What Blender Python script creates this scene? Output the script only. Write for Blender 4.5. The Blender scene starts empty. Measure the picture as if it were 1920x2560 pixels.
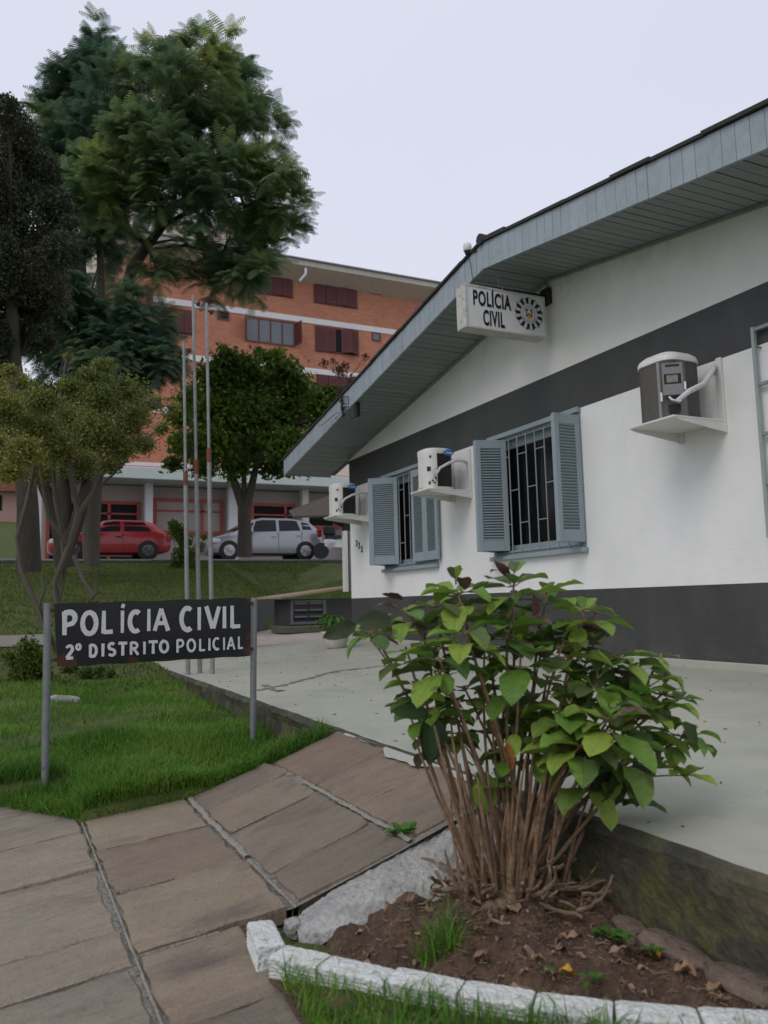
import bpy, math, random
import numpy as np
from mathutils import Vector, Matrix
random.seed(7); rng = np.random.default_rng(7)
scene = bpy.context.scene
COL = scene.collection
W = 4.463            # the gable wall stands in the plane X = W

# ------------------------------------------------------------------ camera
CAMZ = 0.5
yaw, pitch, roll, FPX = .44966, .11269, -.02464, 1996.6
_f = Vector((math.sin(yaw)*math.cos(pitch), math.cos(yaw)*math.cos(pitch), math.sin(pitch)))
_r0 = Vector((math.cos(yaw), -math.sin(yaw), 0)); _u0 = _r0.cross(_f)
_r = _r0*math.cos(roll)+_u0*math.sin(roll); _u = -_r0*math.sin(roll)+_u0*math.cos(roll)
cd = bpy.data.cameras.new('camera'); cam = bpy.data.objects.new('camera', cd); COL.objects.link(cam)
cam.matrix_world = Matrix(((_r.x,_u.x,-_f.x,0),(_r.y,_u.y,-_f.y,0),(_r.z,_u.z,-_f.z,CAMZ),(0,0,0,1)))
cd.sensor_fit='VERTICAL'; cd.sensor_height=36; cd.sensor_width=27; cd.lens=36*FPX/2560
cd.clip_start=.05; cd.clip_end=2000
cd.dof.use_dof=True; cd.dof.focus_distance=4.4; cd.dof.aperture_fstop=4.2
scene.camera = cam
scene.render.resolution_x=768; scene.render.resolution_y=1024
# ------------------------------------------------------------------ overcast light
SUN_EL, SUN_AZ = math.radians(46), math.radians(245)     # azimuth clockwise from +Y
wd = bpy.data.worlds.new('World'); scene.world = wd; wd.use_nodes=True
nt = wd.node_tree; nt.nodes.clear()
out = nt.nodes.new('ShaderNodeOutputWorld'); b1 = nt.nodes.new('ShaderNodeBackground'); b2 = nt.nodes.new('ShaderNodeBackground')
sky = nt.nodes.new('ShaderNodeTexSky'); sky.sky_type='NISHITA'; sky.sun_disc=False
sky.sun_elevation=SUN_EL; sky.sun_rotation=SUN_AZ
nt.links.new(sky.outputs[0], b1.inputs[0]); b1.inputs[1].default_value=.08
tc = nt.nodes.new('ShaderNodeTexCoord'); sp = nt.nodes.new('ShaderNodeSeparateXYZ'); nt.links.new(tc.outputs['Generated'], sp.inputs[0])
cr = nt.nodes.new('ShaderNodeValToRGB'); nt.links.new(sp.outputs['Z'], cr.inputs[0])
cr.color_ramp.elements[0].position=0; cr.color_ramp.elements[0].color=(.77,.785,.88,1)
cr.color_ramp.elements[1].position=1; cr.color_ramp.elements[1].color=(.78,.80,.89,1)
e_=cr.color_ramp.elements.new(.55); e_.color=(.735,.765,.90,1)
nz = nt.nodes.new('ShaderNodeTexNoise'); nz.inputs['Scale'].default_value=1.6; nz.inputs['Detail'].default_value=3
nt.links.new(tc.outputs['Generated'], nz.inputs['Vector'])
mr = nt.nodes.new('ShaderNodeMapRange'); mr.inputs[3].default_value=.95; mr.inputs[4].default_value=1.05
nt.links.new(nz.outputs[0], mr.inputs[0])
vm = nt.nodes.new('ShaderNodeVectorMath'); vm.operation='SCALE'; nt.links.new(cr.outputs[0], vm.inputs[0]); nt.links.new(mr.outputs[0], vm.inputs['Scale'])
nt.links.new(vm.outputs[0], b2.inputs[0]); b2.inputs[1].default_value=1.0
mx = nt.nodes.new('ShaderNodeMixShader'); mx.inputs[0].default_value=.94
nt.links.new(b1.outputs[0], mx.inputs[1]); nt.links.new(b2.outputs[0], mx.inputs[2]); nt.links.new(mx.outputs[0], out.inputs[0])
sl = bpy.data.lights.new('sun','SUN'); sl.energy=1.0; sl.angle=math.radians(30); sl.color=(1,.955,.89)
so = bpy.data.objects.new('sun', sl); COL.objects.link(so)
sdir = Vector((math.sin(SUN_AZ)*math.cos(SUN_EL), math.cos(SUN_AZ)*math.cos(SUN_EL), math.sin(SUN_EL)))
so.rotation_euler = sdir.to_track_quat('Z','Y').to_euler(); so.location=(0,0,30)
scene.view_settings.view_transform='Standard'; scene.view_settings.look='None'
scene.view_settings.exposure=0; scene.view_settings.gamma=1

# ------------------------------------------------------------------ helpers
D = 1920/1659
def at(px, py, ax, v):
    "world point on the plane axis=v seen at a spot of the 1659-wide photograph"
    x, y = px*D, py*D
    d = _f + _r*((x-960)/FPX) - _u*((y-1280)/FPX)
    o = Vector((0,0,CAMZ)); return o + d*((v-o[ax])/d[ax])
def dep(px, py, t):
    x, y = px*D, py*D
    return Vector((0,0,CAMZ)) + (_f + _r*((x-960)/FPX) - _u*((y-1280)/FPX))*t
def tag(o, label=None, cat=None, group=None, kind=None):
    if label: o['label']=label
    if cat: o['category']=cat
    if group: o['group']=group
    if kind: o['kind']=kind
    return o
def thing(name, loc, label, cat, group=None):
    o = bpy.data.objects.new(name, None); COL.objects.link(o); o.location=loc; o.empty_display_size=.1
    return tag(o, label, cat, group)
def wloc(o):
    v = Vector((0,0,0))
    while o is not None: v = v + o.location; o = o.parent
    return v
class MB:
    def __init__(s): s.v=[]; s.f=[]; s.m=[]; s.uv=[]; s.arr=None
    def quad(s, a,b,c,d, m=0): 
        i=len(s.v); s.v += [tuple(a),tuple(b),tuple(c),tuple(d)]; s.f.append((i,i+1,i+2,i+3)); s.m.append(m)
    def poly(s, pts, m=0):
        i=len(s.v); s.v += [tuple(p) for p in pts]; s.f.append(tuple(range(i,i+len(pts)))); s.m.append(m)
    def box(s, x0,x1,y0,y1,z0,z1, m=0, M=None):
        p=[Vector((x,y,z)) for z in (z0,z1) for y in (y0,y1) for x in (x0,x1)]
        if M is not None: p=[M@q for q in p]
        i=len(s.v); s.v += [tuple(q) for q in p]
        for f in ((0,2,3,1),(4,5,7,6),(0,1,5,4),(2,6,7,3),(0,4,6,2),(1,3,7,5)): s.f.append(tuple(i+k for k in f)); s.m.append(m)
    def bbox(s, x0,x1,y0,y1,z0,z1, b=.005, m=0, M=None):
        "box with bevelled edges"
        cx,cy,cz=(x0+x1)/2,(y0+y1)/2,(z0+z1)/2; hx,hy,hz=abs(x1-x0)/2,abs(y1-y0)/2,abs(z1-z0)/2
        b=min(b,hx*.45,hy*.45,hz*.45)
        idx={}; i0=len(s.v)
        for sx in (-1,1):
            for sy in (-1,1):
                for sz in (-1,1):
                    for k,(dx,dy,dz) in enumerate(((0,b,b),(b,0,b),(b,b,0))):
                        q=Vector((cx+sx*(hx-dx),cy+sy*(hy-dy),cz+sz*(hz-dz)))
                        if M is not None: q=M@q
                        idx[(sx,sy,sz,k)]=len(s.v); s.v.append(tuple(q))
        def F(l): s.f.append(tuple(idx[q] for q in l)); s.m.append(m)
        for sx in (-1,1):
            l=[(sx,-1,-1,0),(sx,1,-1,0),(sx,1,1,0),(sx,-1,1,0)]; F(l if sx>0 else l[::-1])
        for sy in (-1,1):
            l=[(-1,sy,-1,1),(1,sy,-1,1),(1,sy,1,1),(-1,sy,1,1)]; F(l if sy<0 else l[::-1])
        for sz in (-1,1):
            l=[(-1,-1,sz,2),(1,-1,sz,2),(1,1,sz,2),(-1,1,sz,2)]; F(l if sz>0 else l[::-1])
        for sx in (-1,1):
            for sy in (-1,1): F([(sx,sy,-1,0),(sx,sy,1,0),(sx,sy,1,1),(sx,sy,-1,1)])
            for sz in (-1,1): F([(sx,-1,sz,0),(sx,1,sz,0),(sx,1,sz,2),(sx,-1,sz,2)])
        for sy in (-1,1):
            for sz in (-1,1): F([(-1,sy,sz,1),(1,sy,sz,1),(1,sy,sz,2),(-1,sy,sz,2)])
        for sx in (-1,1):
            for sy in (-1,1):
                for sz in (-1,1): F([(sx,sy,sz,0),(sx,sy,sz,1),(sx,sy,sz,2)])
    def tube(s, pts, rad, n=8, m=0, cap=True):
        pts=[Vector(p) for p in pts]
        if not hasattr(rad,'__len__'): rad=[rad]*len(pts)
        i0=len(s.v); prev=None
        for k,p in enumerate(pts):
            t=(pts[min(k+1,len(pts)-1)]-pts[max(k-1,0)])
            t = t.normalized() if t.length>1e-9 else Vector((0,0,1))
            if prev is None: a=t.orthogonal().normalized()
            else:
                a=prev-t*prev.dot(t); a = a.normalized() if a.length>1e-6 else t.orthogonal().normalized()
            prev=a; b=t.cross(a)
            for j in range(n):
                w=2*math.pi*j/n; s.v.append(tuple(p+(a*math.cos(w)+b*math.sin(w))*rad[k]))
        for k in range(len(pts)-1):
            for j in range(n):
                s.f.append((i0+k*n+j,i0+k*n+(j+1)%n,i0+(k+1)*n+(j+1)%n,i0+(k+1)*n+j)); s.m.append(m)
        if cap:
            s.f.append(tuple(i0+j for j in range(n))[::-1]); s.m.append(m)
            e=i0+(len(pts)-1)*n; s.f.append(tuple(e+j for j in range(n))); s.m.append(m)
    def loft(s, rings, m=0, close=True, cap=True):
        i0=len(s.v); n=len(rings[0])
        for r in rings: s.v += [tuple(p) for p in r]
        for k in range(len(rings)-1):
            for j in range(n if close else n-1):
                s.f.append((i0+k*n+j,i0+k*n+(j+1)%n,i0+(k+1)*n+(j+1)%n,i0+(k+1)*n+j)); s.m.append(m)
        if cap:
            s.f.append(tuple(i0+j for j in range(n))[::-1]); s.m.append(m)
            e=i0+(len(rings)-1)*n; s.f.append(tuple(e+j for j in range(n))); s.m.append(m)
    def mesh(s, me, M):
        i=len(s.v); s.v += [tuple(M@v.co) for v in me.vertices]
        for p in me.polygons: s.f.append(tuple(i+k for k in p.vertices)); s.m.append(0)
    def build(s, name, mats, parent=None, smooth=False, **kw):
        me=bpy.data.meshes.new(name)
        off = wloc(parent) if parent is not None else Vector((0,0,0))
        org = Vector(kw.pop('origin', (0,0,0)))
        o2 = off+org
        me.from_pydata([(v[0]-o2.x,v[1]-o2.y,v[2]-o2.z) for v in s.v], [], s.f)
        if not isinstance(mats,(list,tuple)): mats=[mats]
        for m in mats: me.materials.append(m)
        if len(mats)>1: me.polygons.foreach_set('material_index', s.m)
        if smooth: me.polygons.foreach_set('use_smooth', [True]*len(me.polygons))
        if s.uv:
            uvl=me.uv_layers.new(name='UVMap'); k=0
            for p in me.polygons:
                for li in p.loop_indices:
                    uvl.data[li].uv = s.uv[me.loops[li].vertex_index]
        me.update()
        o=bpy.data.objects.new(name, me); COL.objects.link(o)
        if parent is not None: o.parent=parent
        o.location=org
        if smooth:
            try: me.set_sharp_from_angle(angle=math.radians(42))
            except Exception: pass
        return tag(o, **kw)
def quadcloud(name, V, mat, parent=None, tint=None, **kw):
    "V: (n,4,3) array, one quad each"
    V=np.asarray(V,dtype=np.float32); n=len(V)
    off=wloc(parent) if parent is not None else Vector((0,0,0))
    V=V-np.array(off,dtype=np.float32)
    me=bpy.data.meshes.new(name); me.vertices.add(n*4); me.vertices.foreach_set('co', V.reshape(-1))
    me.loops.add(n*4); me.loops.foreach_set('vertex_index', np.arange(n*4,dtype=np.int32))
    me.polygons.add(n); me.polygons.foreach_set('loop_start', np.arange(0,n*4,4,dtype=np.int32))
    me.polygons.foreach_set('loop_total', np.full(n,4,dtype=np.int32))
    me.update(calc_edges=True); me.materials.append(mat)
    if tint is None:
        c=V.mean(1); tint=.5+.22*(np.sin(c[:,0]*2.1+c[:,2]*1.3)+np.sin(c[:,1]*2.3-c[:,2]*1.9))*.8+rng.uniform(-.3,.3,n)
    at_=me.attributes.new('tint','FLOAT','FACE'); at_.data.foreach_set('value', np.clip(np.asarray(tint,dtype=np.float32),0,1))
    o=bpy.data.objects.new(name, me); COL.objects.link(o)
    if parent is not None: o.parent=parent
    return tag(o, **kw)
def norm(a): return a/np.maximum(np.linalg.norm(a,axis=-1,keepdims=True),1e-9)
_tc={}
def text_mesh(s, bold=0.0, depth=0.004):
    key=(s,bold,depth)
    if key not in _tc:
        c=bpy.data.curves.new('text','FONT'); c.body=s; c.size=1; c.offset=bold; c.extrude=depth; c.resolution_u=4; c.space_character=1.12 if len(s)>2 else 1
        o=bpy.data.objects.new('text',c)
        COL.objects.link(o); bpy.context.view_layer.update()
        me=bpy.data.meshes.new_from_object(o); bpy.data.objects.remove(o); _tc[key]=me
    return _tc[key]
def put_text(mb, s, org, ux, uy, x0,x1,y0,y1, bold=0., depth=.004):
    "fit a word into the box x0..x1, y0..y1 of the plane org+ux*x+uy*y"
    me=text_mesh(s,bold,.002); xs=[v.co.x for v in me.vertices]; ys=[v.co.y for v in me.vertices]
    a,b,c,d=min(xs),max(xs),min(ys),max(ys); n=Vector(ux).cross(Vector(uy))
    sx,sy=(x1-x0)/(b-a),(y1-y0)/(d-c); org=Vector(org); ux=Vector(ux); uy=Vector(uy)
    i=len(mb.v)
    for v in me.vertices:
        mb.v.append(tuple(org+ux*(x0+(v.co.x-a)*sx)+uy*(y0+(v.co.y-c)*sy)+n*(depth*(1 if v.co.z>0 else 0))))
    for p in me.polygons: mb.f.append(tuple(i+k for k in p.vertices)); mb.m.append(0)

# ------------------------------------------------------------------ materials
def mat(name, col, rough=.6, metal=0., spec=.4, var=.12, scale=6., bump=0., bscale=40., col2=None, fac=(.4,.6), det=5, trans=0., coat=0., space='Object', stretch=None, island=0., ramp=None, tint=False):
    m=bpy.data.materials.new(name); m.use_nodes=True; t=m.node_tree; N=t.nodes; L=t.links; N.clear()
    o=N.new('ShaderNodeOutputMaterial'); p=N.new('ShaderNodeBsdfPrincipled')
    p.inputs['Roughness'].default_value=rough; p.inputs['Metallic'].default_value=metal; p.inputs['Specular IOR Level'].default_value=spec
    if coat: p.inputs['Coat Weight'].default_value=coat; p.inputs['Coat Roughness'].default_value=.08
    tcn=N.new('ShaderNodeTexCoord'); src=tcn.outputs[space]
    if stretch:
        mp=N.new('ShaderNodeMapping'); mp.inputs['Scale'].default_value=stretch; L.new(src,mp.inputs[0]); src=mp.outputs[0]
    n1=N.new('ShaderNodeTexNoise'); n1.inputs['Scale'].default_value=scale; n1.inputs['Detail'].default_value=det; n1.inputs['Roughness'].default_value=.62; L.new(src,n1.inputs['Vector'])
    mrn=N.new('ShaderNodeMapRange'); L.new(n1.outputs[0],mrn.inputs[0])
    if ramp:
        r=N.new('ShaderNodeValToRGB')
        if tint: g=N.new('ShaderNodeAttribute'); g.attribute_name='tint'; L.new(g.outputs['Fac'], r.inputs[0])
        else: g=N.new('ShaderNodeNewGeometry'); L.new(g.outputs['Random Per Island'], r.inputs[0])
        els=r.color_ramp.elements
        for i,(pos,c) in enumerate(ramp):
            e=els[i] if i<2 else els.new(pos)
            e.position=pos; e.color=(*c,1)
        basec=r.outputs[0]
    elif col2:
        mixn=N.new('ShaderNodeMix'); mixn.data_type='RGBA'; mixn.inputs[6].default_value=(*col,1); mixn.inputs[7].default_value=(*col2,1)
        m2=N.new('ShaderNodeMapRange'); m2.inputs[1].default_value=fac[0]; m2.inputs[2].default_value=fac[1]; m2.interpolation_type='SMOOTHSTEP'
        L.new(n1.outputs[0],m2.inputs[0]); L.new(m2.outputs[0],mixn.inputs[0]); basec=mixn.outputs[2]
    else:
        rg=N.new('ShaderNodeRGB'); rg.outputs[0].default_value=(*col,1); basec=rg.outputs[0]
    n2=N.new('ShaderNodeTexNoise'); n2.inputs['Scale'].default_value=scale*3.7; n2.inputs['Detail'].default_value=4; L.new(src,n2.inputs['Vector'])
    ad=N.new('ShaderNodeMath'); ad.operation='ADD'; L.new(n1.outputs[0],ad.inputs[0]); L.new(n2.outputs[0],ad.inputs[1])
    mrn.inputs[1].default_value=.6; mrn.inputs[2].default_value=1.4; mrn.inputs[3].default_value=1-var; mrn.inputs[4].default_value=1+var
    L.new(ad.outputs[0],mrn.inputs[0]); fc=mrn.outputs[0]
    if island:
        g=N.new('ShaderNodeNewGeometry'); mi=N.new('ShaderNodeMapRange'); mi.inputs[3].default_value=1-island; mi.inputs[4].default_value=1+island
        L.new(g.outputs['Random Per Island'],mi.inputs[0]); mm=N.new('ShaderNodeMath'); mm.operation='MULTIPLY'; L.new(fc,mm.inputs[0]); L.new(mi.outputs[0],mm.inputs[1]); fc=mm.outputs[0]
    sc=N.new('ShaderNodeVectorMath'); sc.operation='SCALE'; L.new(basec,sc.inputs[0]); L.new(fc,sc.inputs['Scale'])
    L.new(sc.outputs[0],p.inputs['Base Color'])
    if bump:
        nb=N.new('ShaderNodeTexNoise'); nb.inputs['Scale'].default_value=bscale; nb.inputs['Detail'].default_value=6; L.new(src,nb.inputs['Vector'])
        bp=N.new('ShaderNodeBump'); bp.inputs['Strength'].default_value=min(1,bump); bp.inputs['Distance'].default_value=.01*max(1,bump)
        L.new(nb.outputs[0],bp.inputs['Height']); L.new(bp.outputs[0],p.inputs['Normal'])
    fin=p.outputs[0]
    if trans:
        tr=N.new('ShaderNodeBsdfTranslucent'); L.new(sc.outputs[0],tr.inputs[0]); ms=N.new('ShaderNodeMixShader'); ms.inputs[0].default_value=trans
        L.new(p.outputs[0],ms.inputs[1]); L.new(tr.outputs[0],ms.inputs[2]); fin=ms.outputs[0]
    L.new(fin,o.inputs[0])
    return m
def stain(m, col, zlo, zhi, scale=(3,3,12), thr=(.45,.6), amount=.7, axis='Z', space='Object'):
    "a second colour in a noise shape that lies within a height band (dirt, moss, rust, each its own colour)"
    t=m.node_tree; N=t.nodes; L=t.links; p=[n for n in N if n.type=='BSDF_PRINCIPLED'][0]
    src=p.inputs['Base Color'].links[0].from_socket
    tcn=N.new('ShaderNodeTexCoord'); mp=N.new('ShaderNodeMapping'); mp.inputs['Scale'].default_value=scale; L.new(tcn.outputs[space],mp.inputs[0])
    n=N.new('ShaderNodeTexNoise'); n.inputs['Scale'].default_value=1; n.inputs['Detail'].default_value=7; n.inputs['Roughness'].default_value=.7; L.new(mp.outputs[0],n.inputs['Vector'])
    r=N.new('ShaderNodeMapRange'); r.inputs[1].default_value=thr[0]; r.inputs[2].default_value=thr[1]; L.new(n.outputs[0],r.inputs[0])
    s=N.new('ShaderNodeSeparateXYZ'); L.new(tcn.outputs[space],s.inputs[0])
    z=N.new('ShaderNodeMapRange'); z.inputs[1].default_value=zlo; z.inputs[2].default_value=zhi; L.new(s.outputs[axis],z.inputs[0])
    mu=N.new('ShaderNodeMath'); mu.operation='MULTIPLY'; L.new(r.outputs[0],mu.inputs[0]); L.new(z.outputs[0],mu.inputs[1])
    m2=N.new('ShaderNodeMath'); m2.operation='MULTIPLY'; m2.inputs[1].default_value=amount; L.new(mu.outputs[0],m2.inputs[0])
    mixn=N.new('ShaderNodeMix'); mixn.data_type='RGBA'; L.new(m2.outputs[0],mixn.inputs[0]); L.new(src,mixn.inputs[6]); mixn.inputs[7].default_value=(*col,1)
    L.new(mixn.outputs[2],p.inputs['Base Color']); return m

M_white = mat('white_wall_paint',(.79,.785,.77),.75,var=.03,scale=1.5,bump=.25,bscale=60)
M_gable = mat('gable_wall_paint',(.74,.735,.70),.75,var=.05,scale=1.2,bump=.25,bscale=60)
M_dark = mat('charcoal_wall_paint',(.050,.050,.048),.6,var=.1,scale=2.5,bump=.3,bscale=60)
M_shut = mat('blue_grey_gloss_paint',(.26,.315,.345),.42,var=.06,scale=4,bump=.1,bscale=30)
M_soff = mat('soffit_paint',(.30,.335,.34),.55,var=.12,scale=3)
M_fasc = mat('fascia_paint',(.34,.40,.46),.5,var=.16,scale=3,col2=(.27,.33,.38),fac=(.4,.7))
M_black = mat('black_plastic',(.012,.012,.013),.5,var=.1)
M_tile = mat('dark_roof_sheet',(.035,.031,.031),.8,var=.3,scale=8)
M_floor = mat('pale_green_floor_paint',(.40,.405,.335),.55,var=.05,scale=.9,col2=(.35,.36,.30),fac=(.35,.7),bump=.12,bscale=25,det=8)
M_moss = mat('mossy_concrete',(.060,.058,.044),.9,var=.5,scale=7,col2=(.085,.090,.030),fac=(.42,.6),bump=.9,bscale=45)
M_conc = mat('rough_pale_cement',(.33,.325,.31),.9,var=.22,scale=14,col2=(.40,.40,.38),fac=(.4,.6),bump=1.6,bscale=70)
M_mort = mat('mortar',(.27,.255,.225),.95,var=.35,scale=20,col2=(.12,.115,.085),fac=(.5,.66),bump=2,bscale=110)
M_soil = mat('red_brown_soil',(.135,.082,.054),.95,var=.45,scale=16,col2=(.070,.043,.030),fac=(.4,.6),bump=2,bscale=80)
M_brickw = mat('white_painted_brick',(.66,.68,.66),.6,var=.14,scale=15,bump=1.4,bscale=75,col2=(.52,.54,.50),fac=(.5,.7))
M_ac = mat('cream_white_casing',(.66,.655,.62),.4,var=.06,scale=8)
M_coil = mat('dark_coil_mesh',(.035,.029,.028),.6,var=.5,scale=60,stretch=(1,1,.15))
M_blue = mat('blue_badge',(.01,.16,.50),.3,var=.03)
M_wlet = mat('white_lettering',(.8,.8,.8),.5,var=.03)
M_hose = mat('white_wrapped_hose',(.60,.60,.58),.6,var=.1,scale=40,bump=.6,bscale=60)
M_steelg = mat('galvanised_pipe',(.19,.20,.20),.5,metal=.25,var=.2,scale=12)
M_grille = mat('grey_grille_paint',(.26,.28,.29),.45,var=.08)
M_glass = mat('dark_window_glass',(.012,.013,.015),.08,spec=.6,var=.1)
M_curt = mat('brown_blind',(.11,.085,.08),.7,var=.2,scale=30,stretch=(1,1,8))
M_leafsmall=None

# sandstone slabs: each slab its own tint, long streaks of colour
def slab_mat(pale=0.):
    m=mat('sandstone_slab',(.2,.16,.14),.72,var=.16,scale=2.2,stretch=(1.6,3.6,1),bump=.8,bscale=70,
          ramp=[(p_,tuple(c_[i]*1.16*(1-pale)+(.38,.345,.275)[i]*pale for i in range(3))) for p_,c_ in [(0,(.200,.148,.098)),(1,(.155,.117,.094)),(.22,(.230,.188,.136)),(.45,(.172,.126,.094)),(.6,(.202,.160,.118)),(.8,(.165,.140,.105))]])
    stain(m,(.085,.065,.06),-9,-8,scale=(2.2,5,1),thr=(.52,.70),amount=.7)
    stain(m,(.27,.20,.14),-9,-8,scale=(3,6,1),thr=(.50,.70),amount=.55)
    stain(m,(.10,.085,.07),-9,-8,scale=(55,75,1),thr=(.50,.70),amount=.45)
    stain(m,(.30,.25,.20),-9,-8,scale=(70,90,1),thr=(.62,.70),amount=.6)
    stain(m,(.05,.04,.036),-9,-8,scale=(14,14,1),thr=(.70,.74),amount=.8)
    return m
M_slab=slab_mat()
stain(M_floor,(.30,.30,.26),-9,-8,scale=(1.2,.6,1),thr=(.5,.75),amount=.5)
stain(M_floor,(.2,.19,.16),-9,-8,scale=(9,9,1),thr=(.68,.72),amount=.6)
stain(M_white,(.62,.62,.60),-9,-8,scale=(.8,.8,.5),thr=(.45,.7),amount=.5); stain(M_white,(.42,.42,.40),1.2,1.7,scale=(30,30,.9),thr=(.60,.74),amount=.35)
stain(M_dark,(.085,.086,.084),-9,-8,scale=(1.6,1.6,.8),thr=(.48,.7),amount=.5); stain(M_dark,(.12,.12,.115),.25,-.02,scale=(3,3,8),thr=(.45,.65),amount=.55)
stain(M_floor,(.24,.245,.205),-9,-8,scale=(2.2,1.1,1),thr=(.50,.68),amount=.5); stain(M_floor,(.20,.20,.17),-1,-.02,scale=(6,2,1),thr=(.50,.62),amount=.0); stain(M_floor,(.27,.27,.235),-9,-8,scale=(60,60,1),thr=(.60,.72),amount=.35)
stain(M_moss,(.035,.033,.028),-.22,-.10,scale=(4,4,3),thr=(.35,.55),amount=.7); stain(M_moss,(.20,.165,.12),-9,-8,scale=(9,9,16),thr=(.58,.70),amount=.6)
stain(M_moss,(.16,.13,.09),-9,-8,scale=(3,2.2,2),thr=(.5,.7),amount=.55)
stain(M_moss,(.03,.03,.026),-9,-8,scale=(9,5,3),thr=(.5,.62),amount=.6)
stain(M_gable,(.30,.31,.27),2.75,3.35,scale=(4,5,3),thr=(.46,.66),amount=.45)
stain(M_fasc,(.16,.18,.19),-9,-8,scale=(20,14,1.5),thr=(.55,.8),amount=.6)
stain(M_white,(.50,.50,.49),.9,.55,scale=(3,3,9),thr=(.5,.8),amount=.35)
stain(M_conc,(.15,.16,.08),-9,-8,scale=(7,7,7),thr=(.52,.7),amount=.65)
stain(M_brickw,(.20,.09,.06),-9,-8,scale=(30,30,45),thr=(.60,.64),amount=.85); stain(M_brickw,(.16,.17,.13),-9,-8,scale=(50,50,90),thr=(.60,.68),amount=.6)
stain(M_brickw,(.40,.42,.35),-9,-8,scale=(12,12,20),thr=(.5,.7),amount=.5)

# ------------------------------------------------------------------ the ground
def zprof(X): return float(np.interp(X,[-3,-.6,-.1,.33,.77,1.13,1.5],[-.62,-.46,-.42,-.375,-.335,-.225,-.105]))
WL0, WL1 = Vector((1.35,10.5)), Vector((6.7,19.5))     # line of the low retaining wall
def lawn_side(X,Y): return (WL1.x-WL0.x)*(Y-WL0.y)-(WL1.y-WL0.y)*(X-WL0.x)   # >0: lawn side
def ground(X,Y):
    z=float(np.interp(Y,[-6,1,2,3.5,5,7,10,12,14,17,20,24.1,24.5,45,70,160],[-.45,-.41,-.385,-.32,-.27,-.2,-.0,.12,.35,.76,1.2,1.78,1.84,2.25,3.4,5]))
    if Y>33 and X<3: z+=(Y-33)*.13*min(1,(3-X)/2)
    if Y<7: z-=.09*min(1.5,max(0,(.35-X)))
    if Y<(3.66 if X>.33 else 4.33 if X>-.02 else 8.2) and X<1.56 and (X<.6 or Y>2.15): z=zprof(X)-.07
    if X>1.53:
        if Y<10.4 or (lawn_side(X,Y)<0 and Y<19.4): return -.62
        if Y>=19.4: return min(z,.60+.42*math.hypot(max(0,X-WL1.x) if Y<19.6 else X-WL1.x,Y-WL1.y)) if X>WL1.x-.5 else min(z,.60+.42*lawn_side(X,Y)/10.5)
        d=lawn_side(X,Y)/10.5; z=min(z, .60+.42*d) if Y>11 else z
        z=max(z,.60 if Y>13 else z)
    if 3.66<=Y<12 and X<1.5: z+=.025*math.sin(X*5+Y*2)*math.sin(Y*3.1-X)
    return z
def ground_mesh():
    xs=sorted(set([-120,-70,-40,-25,-15,-10,-7,-5,-4]+list(np.round(np.arange(-3,1.45,.12),3))+[1.46,1.52,1.54,1.6]+list(np.round(np.arange(1.8,9,.3),2))+[9.5,11,13,16,20,26,35,50,80,120]))
    ys=sorted(set([-30,-10,-5,-3]+list(np.round(np.arange(-2,3.6,.12),3))+[3.62,3.67]+list(np.round(np.arange(3.75,12,.15),3))+list(np.round(np.arange(12,26,.3),2))+[27,29,32,36,40,50,70,100,160,260]))
    mb=MB(); idx={}
    for j,y in enumerate(ys):
        for i,x in enumerate(xs): idx[i,j]=len(mb.v); mb.v.append((x,y,ground(x,y)))
    for j in range(len(ys)-1):
        for i in range(len(xs)-1): mb.f.append((idx[i,j],idx[i+1,j],idx[i+1,j+1],idx[i,j+1])); mb.m.append(0)
    return mb
M_lawn = mat('grass_turf',(.060,.095,.016),.9,var=.35,scale=3.5,col2=(.085,.105,.026),fac=(.4,.62),bump=2,bscale=90)
stain(M_lawn,(.085,.055,.034),-9,-8,scale=(1.7,.8,1),thr=(.56,.66),amount=.75)
ground_mesh().build('lawn',M_lawn,smooth=True,kind='structure')

# road behind the bank, kerb, pale path on the left
M_asph=mat('asphalt',(.13,.125,.12),.9,var=.15,scale=2,bump=.6,bscale=60)
M_kerb=mat('dark_kerb_stone',(.07,.065,.052),.9,var=.4,scale=7,bump=.8)
mb=MB(); mb.quad((-60,24.62,1.885),(40,24.62,1.885),(40,27.2,2.115),(-60,27.2,2.115)); mb.quad((-60,27.2,2.115),(40,27.2,2.115),(40,33,2.2),(-60,33,2.2)); mb.build('road',M_asph,kind='structure')
mb=MB()
x=-8.0
while x<13.6:
    l=random.uniform(.8,1.1); mb.bbox(x,x+l-.015,24.36,24.60,1.65,1.92+random.uniform(-.01,.01),.015); x+=l
mb.build('kerb',M_kerb,kind='structure')
mb=MB()
n=30
for k in range(n):
    x0=-12+12.6*k/n; x1=-12+12.6*(k+1)/n
    mb.quad((x0,11.0,ground(x0,11.0)+.02),(x1,11.0,ground(x1,11.0)+.02),(x1,12.3,ground(x1,12.3)+.02),(x0,12.3,ground(x0,12.3)+.02))
mb.build('path',mat('pale_path',(.20,.185,.16),.9,var=.2,scale=4),kind='structure')

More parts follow.
